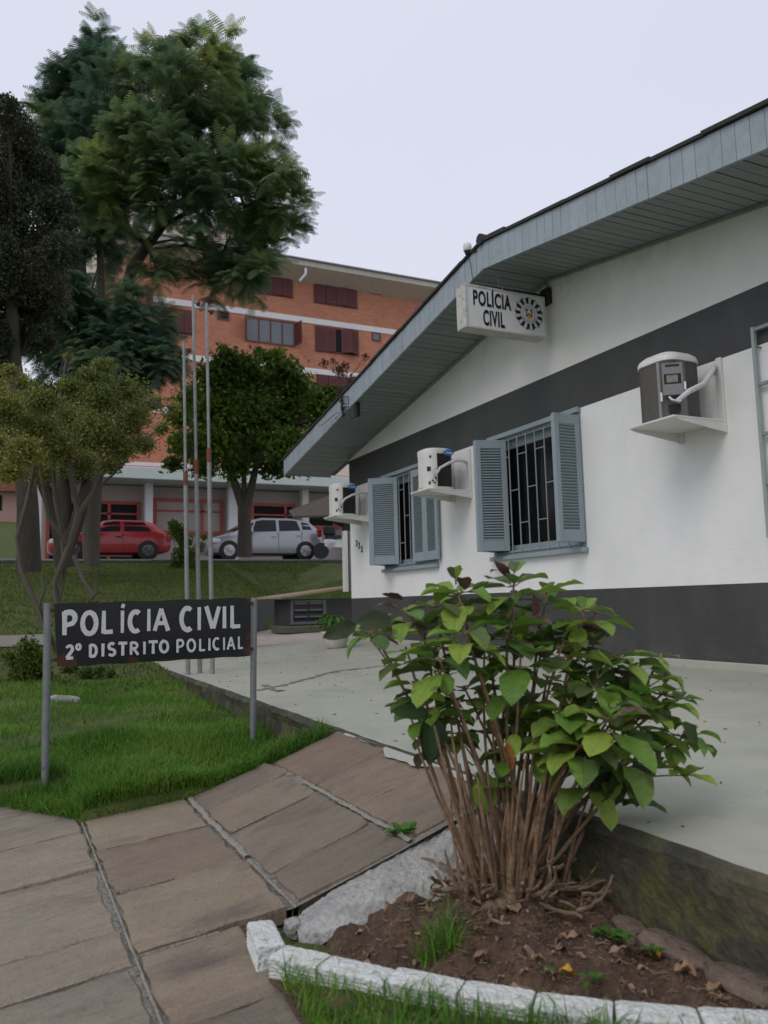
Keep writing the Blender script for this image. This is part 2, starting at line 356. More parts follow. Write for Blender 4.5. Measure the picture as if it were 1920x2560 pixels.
# sidewalk slabs
def slab(mb,x0,x1,y0,y1,drop=0.):
    nx,ny=max(2,int((x1-x0)/.05)),max(2,int((y1-y0)/.06)); g=.010
    dz=random.uniform(-.004,.004)-drop; tx,ty=random.uniform(-.008,.008),random.uniform(-.006,.006)
    jx=[random.uniform(-.006,.006) for _ in range(4)]
    def P(u,v,ins,dzz):
        x=x0+(x1-x0)*u; y=y0+(y1-y0)*v
        ex=(jx[0]*(1-v)+jx[1]*v)*(1-u)+(jx[2]*(1-v)+jx[3]*v)*u
        w=.0045*(math.sin(37*y+x*11+x0*9)+math.sin(83*y+y1))*(1 if u in(0,1) else 0); w2=.004*(math.sin(41*x+y0*7)+math.sin(97*x))*(1 if v in(0,1) else 0)
        xi=x+ex+w+(ins if u==0 else -ins if u==1 else 0); yi=y+w2+(ins if v==0 else -ins if v==1 else 0)
        return (xi,yi,zprof(x)+dz+dzz+tx*(u-.5)+ty*(v-.5))
    I={}
    for j in range(ny+1):
        for i in range(nx+1):
            u,v=i/nx,j/ny; I[i,j]=len(mb.v); mb.v.append(P(u,v,.007 if (u in(0,1) or v in (0,1)) else 0,.0))
    for j in range(ny):
        for i in range(nx): mb.f.append((I[i,j],I[i+1,j],I[i+1,j+1],I[i,j+1])); mb.m.append(0)
    per=[(i,0) for i in range(nx)]+[(nx,j) for j in range(ny)]+[(i,ny) for i in range(nx,0,-1)]+[(0,j) for j in range(ny,0,-1)]
    a=[I[p] for p in per]; b=[]; c=[]
    for p in per: b.append(len(mb.v)); mb.v.append(P(p[0]/nx,p[1]/ny,0,-.006))
    for p in per: c.append(len(mb.v)); mb.v.append(P(p[0]/nx,p[1]/ny,0,-.05))
    m_=len(per)
    for k in range(m_):
        q=(k+1)%m_; mb.f.append((a[k],b[k],b[q],a[q])); mb.f.append((b[k],c[k],c[q],b[q])); mb.m+= [0,0]
mb=MB(); G=.012
cols=[(1.165,1.487,[2.27,2.68,3.10,3.64]),(.79,1.135,[2.25,2.505,3.01,3.40,3.66]),(.350,.752,[2.225,2.70,3.20,3.68]),
      (-.28,.322,[.6,1.1,1.62,2.17,2.42,3.0,3.50,4.02,4.32]),(.350,.60,[-.4,.35,.9,1.36,1.80,2.20]),(-1.0,-.31,[-.5,.2,.8,1.4,2.05,2.6,3.3,4.0,4.6,5.3,6.0,6.7,7.4,8.2]),
      (-.28,-.02,[4.32,4.9,5.5,6.1,6.8,7.5,8.2]),(-.28,.322,[-1.0,-.2,.6]),(-1.75,-1.03,[-.4,.4,1.2,1.9,2.7,3.5,4.3,5.1,5.9,6.7,7.5,8.2])]
mb2=MB()
for x0,x1,ys in cols:
    for a,b in zip(ys[:-1],ys[1:]):
        slab(mb2 if x1<.33 else mb,x0,x1,a+G/2,b-G/2)
mb.build('sidewalk_ramp',M_slab,smooth=True,kind='structure')
mb2.build('sidewalk',slab_mat(.30),smooth=True,kind='structure')
mb=MB()
def strip(mb,x0,x1,y0,y1,dz,n=24):
    for k in range(n):
        a=x0+(x1-x0)*k/n; b=x0+(x1-x0)*(k+1)/n
        mb.quad((a,y0,zprof(a)+dz),(b,y0,zprof(b)+dz),(b,y1,zprof(b)+dz),(a,y1,zprof(a)+dz))
strip(mb,.33,1.49,2.24,3.66,-.012); strip(mb,-.30,.335,-.6,4.31,-.012); strip(mb,.335,.595,-.4,2.236,-.014,8); strip(mb,-1.8,-.30,-.6,8.1,-.014)
strip(mb,-.3,-.03,4.31,8.1,-.014,4)
mb.build('mortar_joints',M_mort,kind='structure')
# cement smeared proud of the joint between the two columns
def smear(mb,pts,w,dz,h=.0035):
    if w>.02: w*=1.35
    n=len(pts)
    for k in range(n-1):
        (x0,y0),(x1,y1)=pts[k],pts[k+1]; m_=max(2,int(math.hypot(x1-x0,y1-y0)/.02))
        for q in range(m_):
            a,b=q/m_,(q+1)/m_
            def P(t,s):
                x=x0+(x1-x0)*t; y=y0+(y1-y0)*t; d=Vector((y1-y0,-(x1-x0))).normalized()
                ww=w*.30*(1+.16*math.sin(61*y+x*17+s)+.20*math.sin(23*y+9*x+s*2)+.12*math.sin(190*y+31*x)); X=x+d.x*ww*s; Y=y+d.y*ww*s
                return (X,Y,zprof(X)+dz+(h if s==0 else 0))
            mb.quad(P(a,-1),P(b,-1),P(b,0),P(a,0)); mb.quad(P(a,0),P(b,0),P(b,1),P(a,1))
mb=MB(); smear(mb,[(.778,3.68),(.771,3.3),(.771,2.72)],.026,.0015); smear(mb,[(.771,2.70),(.771,2.22)],.017,-.004)
smear(mb,[(1.150,3.2),(1.15,2.25)],.021,-.002,.004); smear(mb,[(1.16,2.70),(1.45,2.68)],.011,-.002,.003); smear(mb,[(.80,3.01),(1.1,3.02)],.007,-.001,.003)
smear(mb,[(.336,3.70),(.337,3.2),(.336,2.5),(.336,1.0)],.013,-.003,.005); smear(mb,[(.36,2.70),(.74,2.70)],.005,-.002,.003); smear(mb,[(.34,2.21),(.55,2.21)],.009,-.003,.003)
smear(mb,[(-.3,2.17),(.3,2.17)],.008,-.003,.003)
mb.build('cement_smears',mat('pale_cement',(.36,.34,.29),.95,var=.3,scale=30,col2=(.24,.22,.17),fac=(.45,.7),bump=2,bscale=120),kind='structure')

# terrace
def zt(X): return float(np.interp(X,[1.5,W],[-.105,0]))
mb=MB()
N_=40
ed=[(1.5+.004*math.sin(9*y)+.003*math.sin(31*y), y) for y in np.linspace(-1.5,10.55,N_*5)]
def topz(x,y): return zt(min(x,W))
for k in range(len(ed)-1):
    (xa,ya),(xb,yb)=ed[k],ed[k+1]
    mb.quad((xa,ya,zt(1.5)),(W+.1,ya,0.0),(W+.1,yb,0.0),(xb,yb,zt(1.5)))
mb.quad((1.504,10.55,zt(1.5)),(9,10.55,.0),(9,21.5,.0),(7.9,21.5,-.0))
top=mb.build('terrace_floor',M_floor,kind='structure')
mb=MB()
for k in range(len(ed)-1):
    (xa,ya),(xb,yb)=ed[k],ed[k+1]
    def cx(y,l):
        return .010*math.sin(13*y+l)+.012*math.sin(5.1*y+2*l)+(.015*math.sin(40*y+l*3) if l else 0)
    zs=[-.104,-.125,-.17,-.25,-.34,-.6]; off=[-.014,-.028,-.02,-.012,0,.02]
    for i in range(5):
        mb.quad((xa+off[i]+cx(ya,i)*.5,ya,zs[i]),(xa+off[i+1]+cx(ya,i+1)*.5,ya,zs[i+1]),(xb+off[i+1]+cx(yb,i+1)*.5,yb,zs[i+1]),(xb+off[i]+cx(yb,i)*.5,yb,zs[i]))
    mb.quad((xa+.012,ya,zt(1.5)+.0015),(xa+off[0]+cx(ya,0)*.5,ya,-.104),(xb+off[0]+cx(yb,0)*.5,yb,-.104),(xb+.012,yb,zt(1.5)+.0015))
mb.build('terrace_edge',M_moss,smooth=True,kind='structure')
# pinkish stone paving at the far end, cracks and filler lines
mb=MB(); mb.quad((1.9,10.72,zt(1.9)+.006),(W+.9,10.72,.006),(9,19.8,.006),(7.2,19.8,.006)); mb.build('far_paving',mat('pinkish_stone_paving',(.40,.36,.33),.7,var=.15,scale=3,col2=(.34,.27,.25),fac=(.45,.6)),kind='structure')
def ribbon(mb,pts,w,dz):
    for k in range(len(pts)-1):
        a,b=Vector(pts[k]),Vector(pts[k+1]); m_=max(2,int((b-a).length/.02)); d=(b-a).normalized(); nn=Vector((-d.y,d.x))
        prev=None
        for q in range(m_+1):
            p=a.lerp(b,q/m_); ww=w*(1+.5*math.sin(q*1.7+k*3)+.4*math.sin(q*.61+k)); o=nn*(.012*math.sin(q*.9+k*2)+.01*math.sin(q*.33))
            l=p+o-nn*ww; r=p+o+nn*ww; cur=((l.x,l.y,zt(l.x)+dz),(r.x,r.y,zt(r.x)+dz))
            if prev: mb.quad(prev[0],cur[0],cur[1],prev[1])
            prev=cur
mb=MB()
def fl(px,py): p=at(px,py,2,-.06); return (p.x,p.y)
ribbon(mb,[fl(560,1480),fl(640,1466),fl(720,1449),fl(800,1443),fl(850,1440)],.022,.0035)
ribbon(mb,[fl(568,1470),fl(600,1483),fl(612,1481)],.018,.0045)
ribbon(mb,[fl(780,1411),fl(860,1408)],.006,.0035)
mb.build('floor_cracks',mat('grey_filler',(.20,.20,.175),.85,var=.2,scale=20),kind='structure')
# splash of floor paint spilt on the slabs
mb=MB()
for (x0_,x1_,y0_,y1_) in ((1.405,1.484,2.35,3.12),(1.44,1.484,3.2,3.55)):
    n=60; prev=None
    for k in range(n+1):
        y=y0_+(y1_-y0_)*k/n; e=math.sin(math.pi*k/n)**.4; x=x1_-(x1_-x0_)*e*(.52+.28*math.sin(y*9)+.13*math.sin(y*23+1)+.04*math.sin(y*57))
        cur=((x,y,zprof(x)+.0068),(x1_,y,zprof(x1_)+.0068))
        if prev: mb.quad(prev[0],cur[0],cur[1],prev[1])
        prev=cur
mb.build('paint_spill',mat('spilt_pale_paint',(.36,.355,.32),.7,var=.15,scale=20),kind='structure')

# retaining wall
mb=MB(); d=(WL1-WL0).normalized(); nn=Vector((-d.y,d.x))
a0,a1,b0,b1=WL0-nn*.0,WL1-nn*.0,WL0+nn*.14,WL1+nn*.14
mb.v+= [(a0.x,a0.y,-.3),(a1.x,a1.y,-.3),(b1.x,b1.y,-.3),(b0.x,b0.y,-.3),(a0.x,a0.y,.42),(a1.x,a1.y,.67),(b1.x,b1.y,.67),(b0.x,b0.y,.42)]
for f in ((0,1,5,4),(1,2,6,5),(2,3,7,6),(3,0,4,7),(4,5,6,7)): mb.f.append(f); mb.m.append(0)
tag(mb.build('retaining_wall',M_dark),'low charcoal retaining wall below the grass bank at the far end of the terrace','wall')

# ------------------------------------------------------------------ the police house
house=thing('police_house',(W,5.66,0),'white single-storey gabled house with charcoal bands, blue-grey shutters and boarded eaves','house')
Y0,Y1=.45,10.36; AP=5.66; SL,SR=.180,.158
def zroof(y): return 3.40-(SL*(y-AP) if y>AP else SR*(AP-y))
openings=[(5.32,6.72),(7.86,9.25)]; ZS,ZH=.92,2.115
mb=MB()   # wall skin, thickness by reveals
def wq(y0,y1,z0,z1,m): mb.quad((W,y1,z0),(W,y0,z0),(W,y0,z1),(W,y1,z1),m)
wq(Y0,Y1,-.05,.567,1)
ysplit=[Y0]+[v for o in openings for v in o]+[Y1]
wq(Y0,Y1,.567,ZS,0)
for a,b in ((Y0,5.32),(6.72,7.86),(9.25,Y1)): wq(a,b,ZS,2.12,0)
for a,b in openings: wq(a,b,ZH,2.12,0)
wq(Y0,Y1,2.12,2.517,1)
for a,b in openings:
    T=.16
    mb.quad((W,a,ZS),(W+T,a,ZS),(W+T,a,ZH),(W,a,ZH),0); mb.quad((W,b,ZH),(W+T,b,ZH),(W+T,b,ZS),(W,b,ZS),0)
    mb.quad((W,a,ZH),(W+T,a,ZH),(W+T,b,ZH),(W,b,ZH),0); mb.quad((W,b,ZS),(W+T,b,ZS),(W+T,a,ZS),(W,a,ZS),0)
# far return wall
mb.quad((W,Y1,-.05),(W,Y1,.567),(W+6,Y1,.567),(W+6,Y1,-.05),1); mb.quad((W,Y1,.567),(W,Y1,2.6),(W+6,Y1,2.6),(W+6,Y1,.567),0)
mb.quad((W+6,Y0,-.05),(W+6,Y1,-.05),(W+6,Y1,2.6),(W+6,Y0,2.6),0); mb.quad((W,Y0,-.05),(W+6,Y0,-.05),(W+6,Y0,2.6),(W,Y0,2.6),0)
mb.build('wall',[M_white,M_dark],house)
mb=MB(); mb.poly([(W,Y0,2.517),(W,Y0,zroof(Y0)),(W,AP,3.40),(W,Y1,zroof(Y1)),(W,Y1,2.517)][::-1]); mb.build('gable',M_gable,house)
mb=MB(); mb.bbox(W-.035,W-.001,Y0,Y1+.04,-.04,.042,.006); mb.build('plinth',M_floor,house)
# roof: soffit boards, fascia boards, sheet
XF=3.765
yL,yR=11.13,-.35
def prism_y(mb,ya,yb,x0,x1,zo0,zo1,m=0,f=zroof):
    p=[(x,y,f(y)+z) for z in (zo0,zo1) for y in (ya,yb) for x in (x0,x1)]
    i=len(mb.v); mb.v+=p
    for q in ((0,2,3,1),(4,5,7,6),(0,1,5,4),(2,6,7,3),(0,4,6,2),(1,3,7,5)): mb.f.append(tuple(i+k for k in q)); mb.m.append(m)
mb=MB(); bw=.098
def boards(y0,y1,fn):
    n=max(1,round(abs(y1-y0)/bw)); s=(y1-y0)/n
    for k in range(n): fn(y0+s*k,y0+s*(k+1),k)
def soff(a,b,k):
    g=.0045*(1 if b>a else -1); dz=random.uniform(-.0025,.0015)
    prism_y(mb,a+g,b-g,XF+.012,W+.0-.002,.004+dz,.016+dz)
boards(AP,yL,soff); boards(AP,yR,soff)
mb.build('soffit',mat('soffit_boards',(.22,.25,.25),.55,var=.10,scale=4,island=.07),house)
mb=MB()
prism_y(mb,AP,yL,XF+.012,W+.1,.022,.028); prism_y(mb,yR,AP,XF+.012,W+.1,.022,.028)
M_gapc=mat('shadow_gap_paint',(.09,.105,.115),.7); mb.build('soffit_backing',M_gapc,house)
mb=MB()
def fas(a,b,k):
    g=.0016*(1 if b>a else -1); dx=random.uniform(-.0025,.0015)
    prism_y(mb,a+g,b-g,XF+dx-.012,XF+dx+.010,-.012,.222)
boards(AP,yL+.02,fas); boards(AP,yR,fas)
for k in range(8): # eave return on the low far end
    mb.box(XF+.01+.09*k+.002,XF+.01+.09*(k+1),yL+.005,yL+.025,zroof(yL)-.012,zroof(yL)+.2)
mb.build('fascia',mat('fascia_boards',(.30,.345,.38),.5,var=.14,scale=5,island=.05),house)
mb=MB(); prism_y(mb,AP,yL,XF+.0,XF+.013,-.0,.215); prism_y(mb,yR,AP,XF+.0,XF+.013,-.0,.215); mb.build('fascia_backing',M_gapc,house)
mb=MB() # cove moulding at the wall
prism_y(mb,AP,Y1,W-.028,W-.002,-.024,.0); prism_y(mb,Y0,AP,W-.028,W-.002,-.024,.0); 
mb.build('moulding',mat('cove_paint',(.25,.26,.245),.7,var=.3,scale=9),house)
mb=MB() # ragged dark sheet roof edge
y=yR
while y<yL+.05:
    l=random.uniform(.28,.6); l=min(l,yL+.06-y)
    if y<AP<y+l: l=AP-y
    if l<.01: l=.05
    o=random.uniform(0,.008); prism_y(mb,y,y+l+.01,XF-.03-o,XF+.6,.222+o,.245+o*1.4+(.012 if abs(y-5.2)<.3 else 0)); y+=l
prism_y(mb,yR,AP,XF+.6,W+6,.222,.25); prism_y(mb,AP,yL+.05,XF+.6,W+6,.222,.25)
mb.tube([(XF-.04,AP,3.655),(W+6,AP,3.655)],.05,10)
mb.build('roof',M_tile,house)

# windows with bars, bifold shutters
def leaf_panel(P0,P1,z0,z1,t=.028,nl=34):
    "a louvred leaf standing between plan points P0 and P1"
    mb=MB(); a=Vector((P0[0],P0[1],0)); b=Vector((P1[0],P1[1],0)); L=(b-a).length; ux=(b-a).normalized(); uy=Vector((-ux.y,ux.x,0))
    M=Matrix(((ux.x,uy.x,0,a.x),(ux.y,uy.y,0,a.y),(0,0,1,0),(0,0,0,1)))
    st,rt=.052,.085
    st=min(st,L*.2)
    mb.bbox(0,st,-t/2,t/2,z0,z1,.003,M=M); mb.bbox(L-st,L,-t/2,t/2,z0,z1,.003,M=M)
    mb.bbox(st+.0005,L-st-.0005,-t/2+.001,t/2-.001,z0+.001,z0+rt+.02,.003,M=M); mb.bbox(st+.0005,L-st-.0005,-t/2+.001,t/2-.001,z1-rt,z1-.001,.003,M=M)
    h=(z1-z0-2*rt-.02)/nl
    for k in range(nl):
        zc=z0+rt+.02+h*(k+.5); R_=Matrix.Translation((0,0,zc))@Matrix.Rotation(math.radians(42),4,'X')
        mb.box(st-.004,L-st+.004,-.017,.017,-.0028,.0028,M=M@R_)
    return mb
def window(a,b,shutters):
    w=MB(); fx0,fx1=W-.012,W+.10; fw=.05
    for s_ in ((a+.001,a+fw),(b-fw,b-.001)): w.bbox(fx0,fx1,s_[0],s_[1],ZS+.001,ZH-.001,.003)
    w.bbox(fx0,fx1,a+fw,b-fw,ZH-.055,ZH-.001,.003); w.bbox(fx0,fx1,a+fw,b-fw,ZS+.001,ZS+.045,.003)
    # inner sashes
    for s_ in ((a+fw,a+fw+.04),(b-fw-.04,b-fw)): w.bbox(W+.06,W+.095,s_[0]+.001,s_[1]-.001,ZS+.046,ZH-.056,.003)
    w.bbox(W+.06,W+.095,a+fw+.04,b-fw-.04,ZH-.14,ZH-.056,.003); w.bbox(W+.06,W+.095,a+fw+.04,b-fw-.04,ZS+.046,ZS+.10,.003)
    win=w.build('window',M_shut,house)
    g=MB(); g.box(W+.078,W+.082,a+fw+.03,b-fw-.03,ZS+.09,ZH-.13); g.build('pane',glassmat,win)
    bl=MB()
    for k in range(44):
        z=ZS+.1+k*.0205; bl.box(W+.12,W+.132,a+.06,a+.72,z,z+.0135,M=None)
    bl.build('blind',M_curt,win)
    bl=MB(); bl.box(W+.7,W+.71,a-.6,b+.9,ZS-.6,ZH+.3,0); bl.box(W+.18,W+.7,a-.6,b+.9,ZS-.61,ZS-.6,0); bl.box(W+.18,W+.7,a-.6,b+.9,ZH+.3,ZH+.31,0); bl.box(W+.18,W+.7,b+.9,b+.91,ZS-.6,ZH+.3,0); bl.box(W+.18,W+.7,a-.61,a-.6,ZS-.6,ZH+.3,0); bl.build('room_dark',M_black,win)
    s=MB(); s.bbox(W-.055,W+.02,a-.02,b+.02,ZS-.042,ZS-.0,.006); s.build('sill',M_shut,win)
    h=MB(); h.bbox(W-.045,W+.0-.001,a-.01,b+.01,ZH-.035,ZH+.012,.004); h.build('lintel',M_shut,win)
    gr=MB(); nb=9; ya,yb=a+fw+.02,b-fw-.02
    for k in range(nb+1):
        y=ya+(yb-ya)*k/nb; gr.tube([(W-.022,y,ZS+.02),(W-.022,y,ZH-.06)],.0065,6)
    for k in range(nb):
        y0_=ya+(yb-ya)*k/nb; y1_=ya+(yb-ya)*(k+1)/nb
        for zz in ((.25,.80) if k%2 else (.52,)):
            z=ZS+(ZH-ZS)*zz+.0; gr.box(W-.027,W-.021,y0_,y1_,z-.004,z+.004)
    gr.tube([(W-.022,ya-.02,ZS+.03),(W-.022,yb+.02,ZS+.03)],.006,6); gr.tube([(W-.022,ya-.02,ZH-.07),(W-.022,yb+.02,ZH-.07)],.006,6)
    gr.build('grille',M_grille,win)
    for (P0,P1) in shutters:
        leaf_panel(P0,P1,ZS+.045,ZH-.06).build('shutter',M_shut,win)
    return win
glassmat=bpy.data.materials.new('clear_window_glass'); glassmat.use_nodes=True
_p=glassmat.node_tree.nodes['Principled BSDF']; _p.inputs['Base Color'].default_value=(.008,.009,.010,1); _p.inputs['Roughness'].default_value=.12; _p.inputs['Specular IOR Level'].default_value=.25; _p.inputs['Alpha'].default_value=.5
a,b=openings[0]
window(a,b,[((W-.012,b-.02),(W-.300,b-.165)),((W-.305,b-.185),(W-.012,b-.285)),((W-.022,a+.045),(W-.285,a+.03)),((W-.02,a+.006),(W-.30,a-.004))])
a,b=openings[1]
window(a,b,[((W-.012,b-.02),(W-.295,b-.185)),((W-.300,b-.205),(W-.012,b-.43)),((W-.05,a-.10),(W-.05,a+.19)),((W-.05,a+.195),(W-.06,a+.49))])

# house number
hn=thing('house_number',(W,10.05,1.2),'dark metal house number 222 stepping down the white wall by the corner','house number')
for (y,z) in ((10.135,1.285),(10.055,1.245),(9.965,1.19)):
    q=MB(); put_text(q,'2',(W-.0015,y+.028,z),(0,-1,0),(0,0,1),0,.052,0,.085,bold=.008,depth=.008); q.build('digit',mat('aged_metal_digit',(.05,.05,.045),.5,metal=.3),hn)

# skirting, wall ladder frame at the right edge
lad=thing('trellis_frame',(W,3.4,1.1),'grey metal wall trellis cut off by the right edge of the photo','trellis')
MT1,MT2=mat('trellis_paint',(.30,.34,.34),.5,var=.1),mat('trellis_rung_paint',(.24,.27,.27),.5,var=.1)
for y in (3.52,2.95): q=MB(); q.bbox(W-.05,W-.02,y-.012,y+.012,.85,2.24,.003); q.build('rail',MT1,lad)
for z in (.9,1.2,1.52,1.85,2.22): q=MB(); q.bbox(W-.045,W-.025,2.963,3.507,z-.012,z+.012,.003); q.build('rung',MT2,lad)
for y in (3.5,2.97):
    for z in (1.0,2.1): q=MB(); q.tube([(W-.03,y,z),(W+.005,y,z)],.006,6); q.build('standoff',M_steelg,lad)

# ------------------------------------------------------------------ air conditioners
def rr(cx,cy,hx,hy,r,n=5):
    pts=[]
    for (sx,sy,a0) in ((1,1,0),(-1,1,90),(-1,-1,180),(1,-1,270)):
        for k in range(n+1):
            a=math.radians(a0+90*k/n); pts.append((cx+sx*(hx-r)+r*math.cos(a),cy+sy*(hy-r)+r*math.sin(a)))
    return pts
def bracket(t,x0,y0,y1,z,mm):
    q=MB(); q.bbox(x0,W-.002,y0,y1,z-.016,z,.003)
    for y in (y0,y1-.012):
        q.poly([(x0+.01,y,z-.016),(W-.012,y,z-.016),(W-.012,y,z-.085),(x0+.05,y,z-.03)]); q.poly([(x0+.01,y+.012,z-.016),(W-.012,y+.012,z-.016),(W-.012,y+.012,z-.085),(x0+.05,y+.012,z-.03)][::-1])
        q.quad((x0+.01,y,z-.016),(x0+.05,y,z-.03),(x0+.05,y+.012,z-.03),(x0+.01,y+.012,z-.016)); q.quad((x0+.05,y,z-.03),(W-.012,y,z-.085),(W-.012,y+.012,z-.085),(x0+.05,y+.012,z-.03))
    q.bbox(W-.022,W-.001,y0-.006,y0+.040,z-.09,z+.44,.003); q.bbox(W-.022,W-.001,y1-.040,y1+.006,z-.09,z+.40,.003)
    q.build('bracket',mm,t)
def ac_round(Yc,label):
    x0,x1=3.965,4.305; y0,y1=Yc-.17,Yc+.17; z0,z1=1.655,2.085
    t=thing('air_conditioner',(W,Yc,1.63),label,'air conditioner','air conditioner units on the white wall')
    cx,cy,hx,hy=(x0+x1)/2,Yc,(x1-x0)/2,(y1-y0)/2
    q=MB(); o=rr(cx,cy,hx-.006,hy-.006,.13)
    q.loft([[(x,y,z) for x,y in o] for z in (z0+.02,z1-.045)]); cm=q.build('coil',M_coil,t,smooth=True)
    q=MB()
    for k in range(17): # guard wires
        z=z0+.035+k*.0215; o2=rr(cx,cy,hx-.001,hy-.001,.13); q.tube([(x,y,z) for x,y in o2]+[(o2[0][0],o2[0][1],z)],.0016,4,cap=False)
    q.build('guard',M_black,cm)
    q=MB(); o=rr(cx,cy,hx,hy,.13)
    q.loft([[(x,y,z) for x,y in o] for z in (z1-.055,z1-.012)]+[[(cx+(x-cx)*s,cy+(y-cy)*s,z) for x,y in o] for s,z in ((.97,z1-.002),(.85,z1+.008),(.5,z1+.012))],cap=True)
    q.build('lid',M_ac,t,smooth=True); q=MB(); q.loft([[(x,y,z) for x,y in rr(cx,cy,hx+.004,hy+.004,.13)] for z in (z0+.002,z0+.026)]); q.build('base_tray',M_ac,t,smooth=True)
    q=MB(); oo=[(x0+.13-.134*math.cos(a),y0+.13-.134*math.sin(a)) for a in [math.radians(k*6.5) for k in range(13)]]; oo=[(x0-.004,y0+.22)]+oo
    q.loft([[(x,y,z) for x,y in oo]+[(x0+.13,y0+.06,z),(x0+.1,y0+.2,z)] for z in (z0+.02,z1-.05)]); q.build('side_panel',M_ac,t,smooth=True)
    q=MB()
    for (ang,hw,za,zb) in ((48,.011,z1-.10,z1-.078),(40,.020,z0+.19,z0+.235),(42,.010,z0+.05,z0+.08)):
        q=MB(); a=math.radians(ang); c=Vector((x0+.13-.137*math.cos(a),y0+.13-.137*math.sin(a),0)); tt_=Vector((math.sin(a),-math.cos(a),0)); M=Matrix(((tt_.x,math.cos(a),0,c.x),(tt_.y,math.sin(a),0,c.y),(0,0,1,0),(0,0,0,1)))
        q.box(-hw,hw,-.003,.012,za,zb,M=M); q.build('handle_recess',M_black,t)
    for (ang,dz) in ((78,.04),(78,.2),(78,.36)):
        q=MB(); a=math.radians(ang); c=Vector((x0+.13-.134*math.cos(a),y0+.13-.134*math.sin(a),z0+dz)); n_=Vector((-math.cos(a),-math.sin(a),0)); q.tube([c-n_*.002,c+n_*.003],.004,6); q.build('screw',M_black,t)
    # blue oval badge
    bc=Vector((x1-.105,y0-.012,z1-.045)); q=MB(); pts=[(bc.x+.066*math.cos(a),bc.z+.032*math.sin(a)) for a in [2*math.pi*k/28 for k in range(28)]]
    q.loft([[(x,bc.y+dy,z) for x,z in pts] for dy in (0,.01)]); bd=q.build('badge',M_blue,t)
    q=MB(); put_text(q,'Midea',(bc.x,bc.y-.0012,bc.z),(1,0,0),(0,0,1),-.026,.050,-.012,.012,bold=.01,depth=.0015)
    arc=[(bc.x-.040+.021*math.cos(a),bc.y-.0015,bc.z+.002+.019*math.sin(a)) for a in [math.radians(60+k*22) for k in range(11)]]; q.tube(arc,.0022,5)
    q.build('lettering',M_wlet,bd)
    q=MB(); A=Vector((x0+.075,y0-.025,z0+.10))
    q.tube([A+Vector(p) for p in ((0,.02,.0),(-.005,-.01,.045),(.03,-.03,.11),(.13,-.045,.165),(.24,-.02,.200),(.34,.03,.212),(.42,.08,.205))],[.011,.013,.014,.015,.015,.015,.015],10)
    q.tube([A+Vector(p) for p in ((.0,-.0,.02),(-.035,-.005,.03),(-.045,0,.075),(-.02,.01,.11),(.015,.0,.13))],.007,8)
    q.tube([A+Vector(p) for p in ((-.03,.01,-.04),(-.045,0,.01),(-.03,-.01,.05),(.02,-.02,.09))],.006,8)
    q.build('hose',M_hose,t,smooth=True)
    q=MB(); 
    for p in ((-.04,0,-.03),(-.015,-.0,-.05),(.0,0,0.0)): q.tube([A+Vector(p),A+Vector((p[0]-.012,p[1],p[2]+.015))],.008,6)
    q.build('valve',M_black,t)
    bracket(t,x0-.035,y0-.03,y1+.02,z0,M_ac)
    return t
ac_round(7.30,'cream air conditioner unit on the wall between the two shuttered windows')
ac_round(9.84,'cream air conditioner unit nearest the far corner, above the house number')
